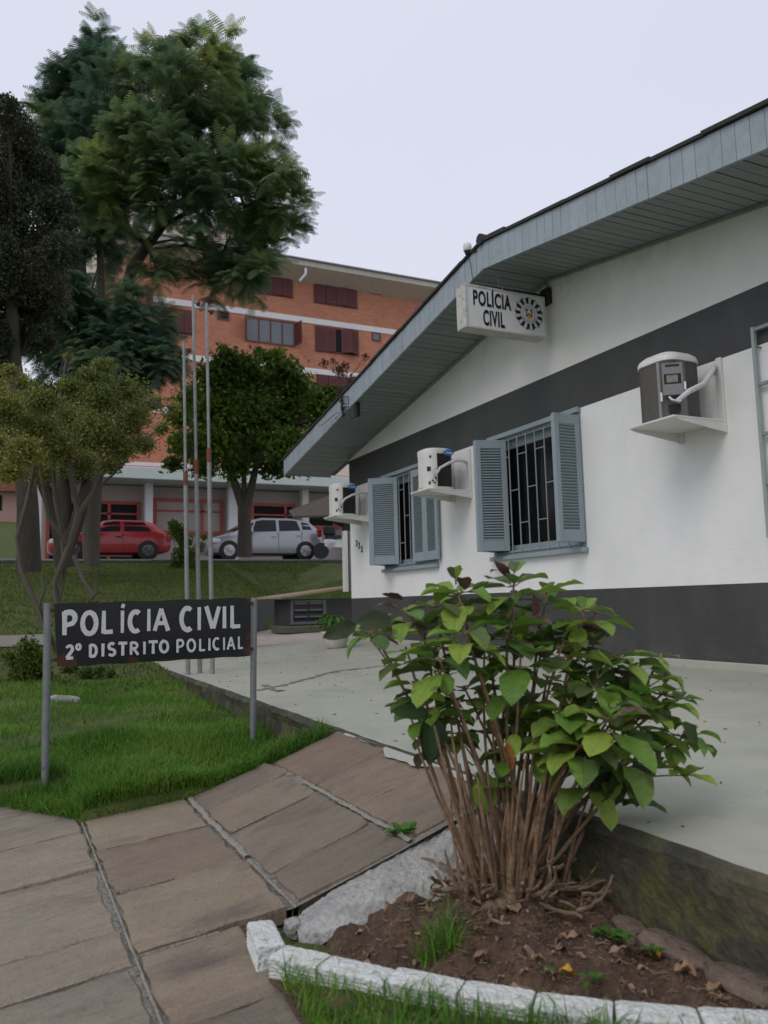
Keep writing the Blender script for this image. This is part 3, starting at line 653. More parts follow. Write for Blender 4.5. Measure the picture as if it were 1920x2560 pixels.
def ac_silver():
    t=thing('air_conditioner',(W,4.12,1.67),'silver-grey air conditioner unit with a domed white lid on a white shelf, nearest the trellis','air conditioner','air conditioner units on the white wall')
    cx,cy,h=4.185,4.04,.165; z0,z1=1.69,2.09
    M_sil=mat('silver_grey_casing',(.22,.22,.215),.35,metal=.5,var=.08,scale=8); M_br=mat('brown_grey_mesh',(.085,.08,.072),.6,var=.3,scale=60,stretch=(1,1,.2))
    q=MB(); o=rr(cx,cy,h,h,.10,6); q.loft([[(x,y,z) for x,y in o] for z in (z0,z1)]); q.build('coil',M_br,t,smooth=True)
    q=MB() # corner panel facing the camera
    c0=[(cx-h+.0,cy-.05),(cx-h-.006,cy-h+.10),(cx-h+.024,cy-h+.040),(cx-h+.065,cy-h+.008),(cx-h+.11,cy-h-.008),(cx-.01,cy-h-.003)]
    q.loft([[(x,y,z) for x,y in c0]+[(x+.02,y+.02,z) for x,y in c0[::-1]] for z in (z0,z1-.005)]); cp=q.build('casing',M_sil,t,smooth=True)
    n=Vector((-1,-1.3,0)).normalized(); ux=Vector((-n.y,n.x,0))*-1; ux=Vector((1.3,-1,0)).normalized(); base=Vector((cx-h+.042,cy-h+.016,0))+n*.012
    q=MB()
    def pl(x0,x1,za,zb,d=.006): 
        q.v+= []; i=len(q.v)
        for (xx,dd,zz) in ((x0,0,za),(x1,0,za),(x1,0,zb),(x0,0,zb),(x0,d,za),(x1,d,za),(x1,d,zb),(x0,d,zb)):
            p=base+ux*xx+n*dd; q.v.append((p.x,p.y,zz))
        for f in ((4,5,6,7),(0,1,5,4),(1,2,6,5),(2,3,7,6),(3,0,4,7)): q.f.append(tuple(i+k for k in f)); q.m.append(0)
    pl(-.062,.070,z0+.15,z1-.03,.004); q.build('service_cover',M_sil,cp)
    for a4 in ((-.04,.05,z1-.055,z1-.04,.007),(-.052,.058,z0+.225,z0+.295,.006),(-.045,.058,z0+.135,z0+.150,.008),(-.034,.045,z0+.03,z0+.085,.006)): q=MB(); pl(*a4); q.build('handle_recess',M_black,t)
    q=MB(); pl(-.036,.036,z0+.235,z0+.285,.009); q.build('label',mat('sky_blue_sticker',(.12,.20,.30),.4,col2=(.30,.21,.12),fac=(.45,.55),scale=40),t)
    for a4 in ((-.082,-.070,z0+.11,z0+.17,.006),(.074,.086,z0+.18,z0+.235,.006)): q=MB(); pl(*a4); q.build('sticker',M_wlet,t)
    q=MB(); rings=[]
    for s,z in ((1.0,z1-.004),(1.045,z1+.0),(1.045,z1+.022),(.98,z1+.042),(.8,z1+.066),(.5,z1+.084),(.15,z1+.09)): rings.append([(cx+(x-cx)*s,cy+(y-cy)*s,z) for x,y in o])
    q.loft(rings); q.build('lid',M_ac,t,smooth=True)
    q=MB(); A=base+n*.03
    q.tube([A+ux*-.03+Vector((0,0,z0+.13)),A+ux*-.015+Vector((0,0,z0+.105))+n*.02,A+ux*.03+Vector((0,0,z0+.09))+n*.02,A+ux*.05+Vector((0,0,z0+.11))],.008,8)
    q.tube([A+ux*.02+Vector((0,0,z0+.10)),A+ux*.09+Vector((0,0,z0+.15))+n*.03,Vector((cx+.09,cy-h-.055,z0+.23)),Vector((cx+.17,cy-h-.06,z0+.315)),Vector((cx+.235,cy-h-.03,z0+.375)),Vector((cx+.265,cy-h+.0,z0+.37)),Vector((W+.01,cy-h+.02,z0+.345))],[.015,.019,.019,.019,.018,.02,.021],10)
    q.build('hose',M_hose,t,smooth=True)
    bracket(t,cx-h-.04,cy-h-.06,cy+h+.03,z0-.004,M_ac)
ac_silver()

# ------------------------------------------------------------------ light box sign
lb=thing('lightbox_sign',(W,5.68,3.2),'white rusty-edged box sign POLÍCIA CIVIL with a round emblem under the gable peak','sign')
XA,XB,YA,YB,ZA,ZB=3.52,4.365,5.60,5.745,2.815,3.20
M_box=mat('white_box_sheet',(.66,.67,.66),.45,var=.05,scale=5)
M_boxr=mat('rusted_white_edging',(.52,.51,.47),.6,var=.15,scale=12); stain(M_boxr,(.12,.055,.03),-9,-8,scale=(22,22,30),thr=(.58,.68),amount=.85)
q=MB(); q.box(XA+.006,XB-.006,YA+.006,YB-.006,ZA+.006,ZB-.006); q.build('panel',M_box,lb)
q=MB(); e=.018
for (x0,x1,z0,z1) in ((XA,XB,ZA,ZA+e),(XA,XB,ZB-e,ZB),(XA,XA+e+.012,ZA+e,ZB-e),(XB-e,XB,ZA+e,ZB-e)):
    for (y0,y1) in ((YA,YA+.02),(YB-.02,YB)): q.bbox(x0,x1,y0,y1,z0,z1,.003)
q.box(XA+.0005,XB-.0005,YA+.02,YB-.02,ZA+.001,ZA+.0055); q.box(XA+.001,XA+.0055,YA+.02,YB-.02,ZA+.01,ZB-.01); q.bbox(XA-.004,XA+.014,YA+.05,YA+.062,ZA,ZB,.002)
q.build('frame',M_boxr,lb)
q=MB(); yy=YA+.0052
put_text(q,'POLÍCIA',(XA,yy,ZA),(1,0,0),(0,0,1),.085,.475,.205,.375,bold=.028,depth=.003); put_text(q,'CIVIL',(XA,yy,ZA),(1,0,0),(0,0,1),.18,.40,.035,.178,bold=.028,depth=.003)
q.build('lettering',mat('black_vinyl',(.012,.012,.022),.4,var=.1),lb)
em=Vector((XA+.665,YA+.005,ZA+.205)); 
def ring(q,r0,r1,y,n=48,a0=0,a1=2*math.pi):
    for k in range(n):
        a=a0+(a1-a0)*k/n; b_=a0+(a1-a0)*(k+1)/n
        q.quad(*[(em.x+r*math.cos(t_),em.y-y,em.z+r*math.sin(t_)) for r,t_ in ((r0,a),(r1,a),(r1,b_),(r0,b_))])
qk,qw,ql=MB(),MB(),MB(); n=13
for k in range(n):
    a=2*math.pi*k/n+.12; pt=lambda r,t_,y: (em.x+r*math.cos(t_),em.y-y,em.z+r*math.sin(t_)); h=math.pi/n
    R1,R2,R0=.154,.138,.094
    qw.poly([pt(R0,a-h,.001),pt(R2,a-h,.001),pt(R1,a-.0,.001),pt(R0,a,.001)]); qk.poly([pt(R0,a,.0015),pt(R1,a,.0015),pt(R2,a+h*.95,.0015),pt(R0,a+h*.95,.0015)])
    for (p0,p1) in ((pt(R2,a-h,.002),pt(R1,a,.002)),(pt(R1,a,.002),pt(R2,a+h,.002)),(pt(R0,a-h,.002),pt(R2,a-h,.002))): qk.tube([p0,p1],.0011,4)
ring(qw,.0,.094,.0012); 
for r in (.092,.066): ring(qk,r,r+.002,.0024)
emb=qw.build('emblem',mat('emblem_white',(.60,.61,.62),.5),lb); qk.build('rays',mat('emblem_black',(.015,.015,.018),.4),emb)
q=MB()
for i,ch in enumerate('POLÍCIA CIVIL'):
    if ch==' ': continue
    a=math.radians(212+i*9.8); c=em+Vector((.079*math.cos(a),-.0025,.079*math.sin(a))); ux=Vector((-math.sin(a),0,math.cos(a))); uy=Vector((-math.cos(a),0,-math.sin(a)))
    put_text(q,ch,c,ux,uy,-.0045 if ch!='I' else -.002,.0045 if ch!='I' else .002,-.007,.007,bold=.01,depth=.001)
q.build('ring_text',mat('ring_text_grey',(.12,.12,.14),.5),emb)
def shield(name,pts,col,y):
    q=MB(); q.poly([(em.x+x,em.y-y,em.z+z) for x,z in pts]); q.build(name,mat(name+'_colour',col,.5,var=.1),emb)
shield('shield_green',[(-.034,.05),(-.034,.012),(.034,.012),(.034,.05),(.012,.036),(-.012,.036)],(.02,.12,.08),.0030)
shield('shield_red',[(-.034,.012),(-.034,-.03),(.034,-.03),(.034,.012)],(.50,.05,.035),.0032)
shield('shield_yellow',[(-.034,-.03),(-.02,-.046),(0,-.052),(.02,-.046),(.034,-.03),(.0,-.022)],(.60,.40,.08),.0034)
shield('shield_disc',[(.02*math.cos(a),.008+.026*math.sin(a)) for a in [math.radians(k*20) for k in range(18)]],(.70,.70,.68),.0036)
shield('shield_centre',[(.012*math.cos(a),-.004+.011*math.sin(a)) for a in [math.radians(k*30) for k in range(12)]],(.02,.12,.05),.0040)
q=MB(); q.tube([(XA+.12,5.67,ZB+.022),(W,5.67,ZB+.035)],.019,10); q.build('support_pipe',mat('black_rusty_pipe',(.015,.012,.012),.6,col2=(.10,.02,.015),fac=(.55,.62),scale=6),lb,smooth=True)
q=MB(); q.bbox(W-.055,W-.0005,5.615,5.735,3.16,3.31,.006); q.tube([(W-.03,5.66,3.31),(W-.03,5.64,3.34),(W-.05,5.65,3.36)],.006,6); q.build('wall_clamp',M_black,lb)
M_wire=mat('pale_wire',(.4,.41,.4),.5)
for x in (XA+.07,XA+.42):
    q=MB(); q.tube([(x,5.67,ZB-.0),(x-.01,5.68,ZB+.05),(x-.03,5.66,ZB+.09),(x-.035,5.66,zroof(5.66))],.0025,5); q.build('hanger_wire',M_wire,lb)
    q=MB(); q.tube([(x,5.648,ZB+.0),(x,5.648,ZB+.045),(x,5.692,ZB+.045),(x,5.692,ZB)],.004,6); q.build('pipe_clip',M_wire,lb)

# photocell on the roof edge
pc=thing('photocell_sensor',(3.72,5.77,3.56),'small white-capped light sensor sticking up from the roof edge above the box sign','sensor')
q=MB(); q.loft([[(3.73+r*math.cos(a),5.86+r*math.sin(a),z) for a in [2*math.pi*k/16 for k in range(16)]] for r,z in ((.033,3.63),(.038,3.636),(.038,3.685),(.032,3.698),(.012,3.702))]); q.build('cap',M_ac,pc,smooth=True)
q=MB(); q.tube([(3.73,5.86,3.633),(3.73,5.86,3.60)],[.034,.022],12); q.tube([(3.73,5.86,3.605),(3.74,5.80,3.60),(3.75,5.74,3.58)],.008,6); q.tube([(3.73,5.86,3.60),(3.735,5.83,3.50),(3.72,5.79,3.40),(3.745,5.80,3.30),(3.75,5.72,3.21)],.003,5); q.build('mount',M_black,pc)
# cable bracket on the fascia
cb=thing('cable_bracket',(3.72,8.7,2.95),'black insulator bracket with a tangle of cables on the left slope of the fascia','bracket')
def F(px,py,x=3.72): return at(px,py,0,x)
q=MB(); q.tube([F(737,858),F(739,880),F(742,898)],.014,8); 
for (px,py) in ((735,857),(737,866),(740,884),(742,897)): c=F(px,py); q.tube([c-Vector((0,.03,0)),c+Vector((0,.03,0))],.016,8)
q.build('insulator',M_black,cb)
q=MB(); q.tube([F(731,858),F(752,857),F(753,872),F(738,873)],.006,6); q.tube([F(742,880),F(753,878)],.006,6); q.build('arm',M_black,cb)
q=MB()
for pts in ([(741,897),(733,905),(724,904),(731,898),(742,890)],[(742,898),(750,905),(760,904),(768,898)],[(742,886),(751,896),(758,902),(768,900)],[(741,870),(736,880),(741,890)],[(745,880),(752,893),(757,900)],[(737,890),(722,896),(700,915),(688,921)]):
    P=[F(*p,3.70) for p in pts]
    # smooth
    PP=[]; 
    for k in range(len(P)-1):
        for s in range(4):
            t_=s/4; p0=P[max(k-1,0)]; p1=P[k]; p2=P[k+1]; p3=P[min(k+2,len(P)-1)]
            PP.append(.5*((2*p1)+(p2-p0)*t_+(2*p0-5*p1+4*p2-p3)*t_*t_+(3*p1-p0-3*p2+p3)*t_**3))
    PP.append(P[-1]); q.tube(PP,.0038,5)
q.build('cable',M_black,cb)
q=MB(); c=F(771,892,3.80); q.bbox(c.x-.02,c.x+.03,c.y-.03,c.y+.035,c.z-.045,zroof(c.y)+.003,.004); q.build('junction_box',M_black,cb)

# ------------------------------------------------------------------ board sign in the grass
def stroke(mb,pts,w,org,ux,uy,sx,sy,lift,taper=0.):
    P=[Vector((x*sx,y*sy)) for x,y in pts]; n=len(P); L=[];R=[]
    closed=(P[0]-P[-1]).length<1e-6
    for k in range(n):
        a=P[k-1] if k>0 else (P[-2] if closed else None); b=P[k+1] if k<n-1 else (P[1] if closed else None)
        d1=(P[k]-a).normalized() if a is not None else (b-P[k]).normalized(); d2=(b-P[k]).normalized() if b is not None else d1
        n1=Vector((-d1.y,d1.x)); n2=Vector((-d2.y,d2.x)); m=(n1+n2); m=m.normalized() if m.length>.3 else n1
        s=1/max(.5,m.dot(n1)); ww=w*s*.5*(1+taper*(k/(n-1)-.5))*random.uniform(.94,1.08)
        L.append(P[k]+m*ww); R.append(P[k]-m*ww)
    nn=Vector(ux).cross(Vector(uy))
    def T(p): return Vector(org)+Vector(ux)*p.x+Vector(uy)*p.y+nn*lift
    for k in range(n-1): mb.quad(T(R[k]),T(R[k+1]),T(L[k+1]),T(L[k]))
def arc(cx,cy,rx,ry,a0,a1,n=14): return [(cx+rx*math.cos(math.radians(a0+(a1-a0)*k/n)),cy+ry*math.sin(math.radians(a0+(a1-a0)*k/n))) for k in range(n+1)]
GL={'P':[[(.12,0),(.10,1)],[(.08,.93),(.5,.97)]+arc(.5,.72,.36,.25,80,-85,7)+[(.12,.40)]],
'O':[arc(.5,.5,.42,.46,90,450,20)],'L':[[(.12,1),(.12,.0)],[(.12,.05),(.85,.08)]],'I':[[(.5,1),(.5,0)]],
'Í':[[(.45,1),(.45,0)],[(.42,1.12),(.62,1.30)]],'C':[arc(.56,.5,.42,.46,55,305,14)],'A':[[(.05,0),(.46,.99)],[(.48,.99),(.93,0)],[(.17,.33),(.80,.36)]],
'V':[[(.04,1),(.48,.02)],[(.52,.02),(.94,1)]],'2':[arc(.45,.72,.35,.25,165,-20,8)+[(.10,.04)],[(.08,.04),(.9,.06)]],'º':[arc(.4,.80,.26,.20,90,450,12)],
'D':[[(.14,0),(.14,1)],[(.12,.95),(.42,.96)]+arc(.42,.5,.42,.45,75,-75,8)+[(.12,.05)]],'S':[arc(.5,.73,.34,.24,40,250,9)[:-1]+arc(.5,.26,.36,.24,80,-150,9)],
'T':[[(.5,.95),(.5,0)],[(.02,.95),(.98,.97)]],'R':[[(.14,0),(.14,1)],[(.12,.95),(.45,.96)]+arc(.48,.73,.32,.22,75,-80,6)+[(.14,.48)],[(.42,.48),(.92,.0)]]}
PL=Vector((.226,4.322,-.26)); PR=Vector((1.324,4.533,-.25))
tp=at(103,1303,1,PL.y); tpr=at(549,1291,1,PR.y)
bs=thing('board_sign',(.775,4.43,-.25),'black hand-painted board on two grey posts reading POLÍCIA CIVIL 2º DISTRITO POLICIAL','sign')
for P,T_ in ((PL,tp),(PR,tpr)):
    q=MB(); q.tube([(P.x,P.y,-.5),(P.x+(T_.x-P.x)*.4,P.y,.1),(T_.x,P.y,T_.z)],.0185,14); q.build('post',M_steelg,bs,smooth=True)
uxs=(PR-PL); uxs.z=0; LEN=uxs.length; uxs=uxs.normalized(); nf=Vector((uxs.y,-uxs.x,0))   # towards the viewer
def on_sign(px,py):
    d=dep(px,py,1)-Vector((0,0,CAMZ)); o=PL+nf*.02; t_=(o-Vector((0,0,CAMZ))).dot(nf)/d.dot(nf); return Vector((0,0,CAMZ))+d*t_
def sc2(px,py): p=on_sign(px,py)-PL; return (p.dot(uxs),p.z)
TL,TR,BL,BR=sc2(117,1304),sc2(541,1291),sc2(124,1441),sc2(541,1417)
q=MB(); NX=40; rows=[]
def spt(u,v,d=0.):
    top=(TL[0]+(TR[0]-TL[0])*u, TL[1]+(TR[1]-TL[1])*u); bot=(BL[0]+(BR[0]-BL[0])*u, BL[1]+(BR[1]-BL[1])*u)
    s=bot[0]+(top[0]-bot[0])*v; z=bot[1]+(top[1]-bot[1])*v+.0025*math.sin(u*23)*(v>.99)+.002*math.sin(u*31+1)*(v<.01)
    bend=.012*math.sin(u*3.1)*math.sin(v*3.1)
    p=PL+uxs*s+nf*(.021+bend+d); return Vector((p.x,p.y,PL.z+z))
for i in range(NX):
    for j in range(8):
        a,b_,c,d_=[spt(u/NX,v/8) for u,v in ((i,j),(i+1,j),(i+1,j+1),(i,j+1))]; q.quad(a,b_,c,d_)
        a,b_,c,d_=[spt(u/NX,v/8,-.004) for u,v in ((i,j),(i+1,j),(i+1,j+1),(i,j+1))]; q.quad(a,d_,c,b_)
for i in range(NX):
    for v in (0,1): q.quad(spt(i/NX,v),spt((i+1)/NX,v),spt((i+1)/NX,v,-.004),spt(i/NX,v,-.004))
for j in range(8):
    for u in (0,1): q.quad(spt(u,j/8),spt(u,(j+1)/8),spt(u,(j+1)/8,-.004),spt(u,j/8,-.004))
M_board=mat('chalky_black_board',(.011,.011,.012),.55,var=.3,scale=8,bump=.2)
# rust at the worn corners
def rustmask(m,cs):
    t=m.node_tree; N=t.nodes; L=t.links; p=[n for n in N if n.type=='BSDF_PRINCIPLED'][0]
    tcn=N.new('ShaderNodeTexCoord'); n=N.new('ShaderNodeTexNoise'); n.inputs['Scale'].default_value=28; n.inputs['Detail'].default_value=6; L.new(tcn.outputs['Object'],n.inputs['Vector'])
    for (c,rad) in cs:
        src=p.inputs['Base Color'].links[0].from_socket
        vm=N.new('ShaderNodeVectorMath'); vm.operation='DISTANCE'; vm.inputs[1].default_value=c; L.new(tcn.outputs['Object'],vm.inputs[0])
        ad=N.new('ShaderNodeMath'); ad.operation='MULTIPLY_ADD'; ad.inputs[1].default_value=-.10; L.new(n.outputs[0],ad.inputs[0]); L.new(vm.outputs['Value'],ad.inputs[2])
        r=N.new('ShaderNodeMapRange'); r.inputs[1].default_value=rad-.045; r.inputs[2].default_value=rad-.065; L.new(ad.outputs[0],r.inputs[0])
        mixn=N.new('ShaderNodeMix'); mixn.data_type='RGBA'; L.new(r.outputs[0],mixn.inputs[0]); L.new(src,mixn.inputs[6]); mixn.inputs[7].default_value=(.070,.022,.013,1); L.new(mixn.outputs[2],p.inputs['Base Color'])
bo=q.build('board',M_board,bs,smooth=False)
off=Vector(bs.location)
rustmask(M_board,[(tuple(spt(.03,.0)-off),.070),(tuple(spt(1,.12)-off),.042),(tuple(spt(1,.35)-off),.024),(tuple(spt(1,1)-off),.022),(tuple(spt(.36,.0)-off),.03),(tuple(spt(.52,-.01)-off),.025),(tuple(spt(.2,-.02)-off),.02)])
q=MB(); lift=[.0008]
def word(chars,h0,w0):
    for ch,px0,px1,pyt,pyb,wk in chars:
        a=on_sign(px0,pyb); b_=on_sign(px1,pyb); c=on_sign((px0+px1)/2,pyt); wd=(b_-a).dot(uxs); hh=(c.z-(a.z+b_.z)/2)
        sh=(b_.z-a.z)/max(wd,1e-3)
        s=(a-PL).dot(uxs); u=s/LEN; bend=.0125
        org=PL+uxs*s+nf*(.0215+bend*math.sin(min(1,max(0,(s-TL[0])/(TR[0]-TL[0])))*3.1)*.95+.0015); org.z=a.z
        for st in GL[ch]:
            lift[0]+=.00004; st2=[(x,y) for x,y in st]
            stroke(q,[(x,y+x*sh*wd/hh) for x,y in st2],wk,org,uxs,Vector((0,0,1)),wd,hh,lift[0],random.uniform(-.25,.25))
big=.0245
word([('P',135,165,1321,1372,big),('O',174,209,1321,1371,big),('L',219,246,1319.5,1368,big*.9),('Í',255,271,1319,1367,big*.7),('C',274,304,1319.5,1365.5,big),('I',313,325,1315.5,1363,big*.72),('A',330,363,1314.5,1362.5,big*.85),
      ('C',385,416,1311.5,1362.5,big*1.05),('I',422,434,1311.5,1361,big*.85),('V',442,473,1310,1358.5,big),('I',477,489,1310,1357,big*.85),('L',497,521,1308.5,1356,big*.9)],0,0)
sm=.0150
word([('2',141,159,1394,1423,sm),('º',161,178,1392,1420,sm*.8),('D',191,209.5,1392,1419,sm),('I',215,226,1390,1418,sm),('S',230,249,1389,1416,sm),('T',253,273,1388,1416,sm),('R',278,298,1387,1414,sm*.9),('I',304,315,1386,1413,sm*.9),('T',318,338.5,1385,1412,sm),('O',342,361.5,1383.5,1409.5,sm),
      ('P',379,395,1381.5,1409.5,sm*.85),('O',401,420,1380.5,1407.5,sm*.9),('L',428,443,1380,1406,sm*.8),('I',445,455,1378.5,1405,sm*.85),('C',456.5,474,1377.5,1403.5,sm*.85),('I',477,487,1377,1404,sm*.75),('A',489,506,1376,1403,sm*.8),('L',513,525,1375,1401.5,sm*.75)],0,0)
q.build('lettering',mat('brushed_white_paint',(.62,.62,.61),.6,var=.12,scale=20),bs)
M_clip=mat('rusty_clip',(.06,.026,.018),.8,var=.3,scale=30)
for v in (.12,.9): 
    for u in (-.008,1.008):
        q=MB(); c=spt(u,v,-.004); q.bbox(c.x-.011,c.x+.011,c.y-.004,c.y+.010,c.z-.009,c.z+.009,.003); q.build('clip',M_clip,bs)

# flagpoles
PM=mat('weathered_pole',(.24,.245,.24),.5,metal=.2,var=.25,scale=4)
for i,(bx,by,tx,ty,rust,lab) in enumerate(((407,1480,397,738,1035,'short bare flagpole with a rust patch, leftmost of the three'),(433,1475,417,638,1010,'tall bare flagpole, middle one of the three'),(460,1480,446,655,985,'tall bare flagpole with a rust collar, rightmost of the three'))):
    Yb=[7.35,7.4,7.2][i]; b_=at(bx,by,1,Yb); t_=at(tx,ty,1,Yb+.03)
    b_.z=min(b_.z,ground(1.4,Yb)+.02)-.12
    fp=thing('flagpole',(b_.x,b_.y,b_.z+.1),lab,'flagpole','bare metal flagpoles behind the board sign')
    m_=at((bx*.45+tx*.55),rust,1,Yb+.015); m_.x=b_.x+(t_.x-b_.x)*(m_.z-b_.z)/(t_.z-b_.z)
    q=MB(); q.tube([b_,m_],.0205,12); q.tube([m_,t_],.0140,12); q.build('pole',PM,fp,smooth=True)
    q=MB(); dd=(t_-b_).normalized()*.06; q.tube([m_-dd,m_+dd*1.2],.0222,12); q.build('collar',mat('rust_collar',(.16,.05,.03),.7,var=.3,scale=20),fp,smooth=True)
    q=MB(); c=t_-(t_-b_).normalized()*.07; q.tube([c,c+Vector((.06,-.01,-.01))],.007,6); q.tube([c+Vector((.05,-.02,-.01)),c+Vector((.05,.02,-.01))],.019,10); q.build('pulley',mat('rusty_pulley',(.05,.03,.025),.7),fp)
#END_PART_A

# ------------------------------------------------------------------ terrace end: meter box, canopy
mbx=thing('meter_box',(5.4,14.6,0),'dark grey vent block with a tan slab top at the far terrace corner','utility box')
q=MB(); q.bbox(4.95,7.2,14.5,15.4,.10,.60,.01); q.build('block',M_dark,mbx)
q=MB()
for i in range(2):
    for j in range(3):
        x=5.06+i*.30; z=.20+j*.125; q.box(x,x+.25,14.46,14.495,z+.05,z+.085)
M_vent=mat('grey_vent',(.14,.145,.15),.6); q.build('louvre',M_vent,mbx)
q=MB(); 
for i in range(2):
    for j in range(2): q.box(5.06+i*.30,5.31+i*.30,14.488,14.498,.215+j*.125,.245+j*.125)
q.build('vent_gap',M_black,mbx)
q=MB()
for x0,x1,z0,z1 in ((4.98,5.03,.12,.58),(5.64,5.70,.12,.58),(5.03,5.64,.54,.58),(5.03,5.64,.12,.17)): q.bbox(x0,x1,14.47,14.4985,z0,z1,.004)
q.build('frame',M_vent,mbx)
q=MB(); q.bbox(4.75,7.3,14.2,14.98,-.03,.10,.012); q.build('step',mat('mossy_step',(.10,.105,.075),.9,var=.3,scale=5),mbx)
q=MB(); i=len(q.v); P=[(4.75,14.35,.62),(7.4,14.35,.93),(7.4,15.6,.93),(4.6,15.6,.62)]
q.v+=[p for p in P]+[(p[0],p[1],p[2]+.035) for p in P]
for f in ((0,3,2,1),(4,5,6,7),(0,1,5,4),(1,2,6,5),(2,3,7,6),(3,0,4,7)): q.f.append(f); q.m.append(0)
q.build('slab_top',mat('tan_slab',(.30,.22,.15),.8,var=.25,scale=4,bump=.8),mbx)
cp=thing('porch_canopy',(6.0,14.6,1.2),'brown tiled canopy roof on a white post and black beam behind the house corner','canopy')
a_=[at(722,1274/1,1,16.0)]
def pf(fx,fy,Y): return at(fx/D,fy/D,1,Y)
A1,A2,A3,A4=pf(722,1276,15.2),pf(850,1228,15.2),pf(862,1286,14.0),pf(733,1290,14.0)
q=MB(); q.v+=[tuple(p) for p in (A1,A2,A3,A4)]+[(p.x,p.y,p.z-.04) for p in (A1,A2,A3,A4)]
for f in ((0,1,2,3),(7,6,5,4),(0,4,5,1),(1,5,6,2),(2,6,7,3),(3,7,4,0)): q.f.append(f); q.m.append(0)
q.build('sheet',mat('brown_tiles',(.075,.062,.05),.9,var=.35,scale=6,stretch=(6,1,6)),cp)
q=MB(); q.tube([pf(786,1291,14.3),pf(825,1297,14.3),pf(868,1319,14.3)],.045,8); c=pf(864,1313,14.2); q.bbox(c.x-.06,c.x+.2,c.y-.03,c.y+.05,c.z-.12,c.z+.1); q.build('beam',M_black,cp)
q=MB(); c=pf(861,1330,14.1); d_=pf(861,1466,14.1); q.bbox(c.x-.03,c.x+.05,14.06,14.16,.72,c.z+.02,.004); q.build('post',M_ac,cp)
q=MB(); q.bbox(c.x+.075,c.x+.15,14.06,14.16,.74,c.z+.02,.004); q.build('downpipe',M_vent,cp)

# ------------------------------------------------------------------ long low building (podium) behind the cars
YP=33.0
pod=thing('shop_row',(8,YP,2.2),'long single-storey building with pale fascia, white columns and red window frames behind the cars','building')
M_red=mat('red_frame_paint',(.40,.085,.06),.5,var=.15); M_cream=mat('pinkish_cream_wall',(.42,.36,.33),.8,var=.1,scale=2); M_wcol=mat('white_column_paint',(.66,.66,.65),.6,var=.06)
M_inner=mat('dark_interior',(.012,.012,.012),.9); M_curtain=mat('pale_curtain',(.42,.37,.32),.8,var=.2,scale=3,stretch=(8,8,.3))
def X_(px,Y=YP): return at(px,1150,1,Y).x
def Z_(px,py,Y=YP): return at(px,py,1,Y).z
q=MB(); q.box(X_(78),X_(80)+22,YP+.5,YP+8,1.9,Z_(400,1050)); q.build('wall',M_cream,pod)
q=MB(); zt0,zt1=Z_(430,1049),Z_(430,1025); q.bbox(X_(60),X_(60)+24,YP-1.2,YP+8,zt0,zt1,.02); q.build('fascia',mat('pale_green_fascia',(.55,.63,.59),.6,var=.07,scale=2),pod)
q=MB(); q.box(X_(60)+.3,X_(60)+23,YP-.3,YP+8,zt1+.002,zt1+.20); q.build('parapet',mat('pink_parapet',(.42,.20,.17),.7,var=.2),pod)
q=MB(); q.box(X_(620),X_(620)+14,YP+1,YP+8,zt1+.2,zt1+1.0); q.build('upper_wall',mat('cream_upper_wall',(.62,.56,.48),.7),pod)
for px0,px1 in ((74,89),(311,328),(491,512),(650,664),(745,765)):
    q=MB(); q.bbox(X_(px0),X_(px1),YP-.25,YP+.1,1.9,zt0-.002,.02); q.build('column',M_wcol,pod)
for px0,px1,pyt,pyb,kind in ((100,306,1078,1165,0),(335,487,1075,1152,1),(548,645,1085,1135,0),(668,740,1085,1140,0)):
    x0,x1=X_(px0),X_(px1); z1_=Z_((px0+px1)/2,pyt); z0_=Z_((px0+px1)/2,pyb)
    if kind==0 and px0==100: z0_=2.2
    q=MB(); f=.13
    for (a,b_,c,d_) in ((x0,x0+f,z0_,z1_),(x1-f,x1,z0_,z1_),(x0+f,x1-f,z1_-f,z1_),(x0+f,x1-f,z0_,z0_+f),((x0+x1)/2+.5,(x0+x1)/2+.5+f*.9,z0_+f,z1_-f),(x0+f,x1-f,z1_-.55,z1_-.48)): q.box(a,b_,YP+.38,YP+.49,c,d_)
    w=q.build('window',M_red,pod)
    q=MB(); q.box(x0+f*.5,x1-f*.5,YP+.44,YP+.47,z0_+.02,z1_-.02); q.build('pane',M_curtain if kind else M_inner,w)
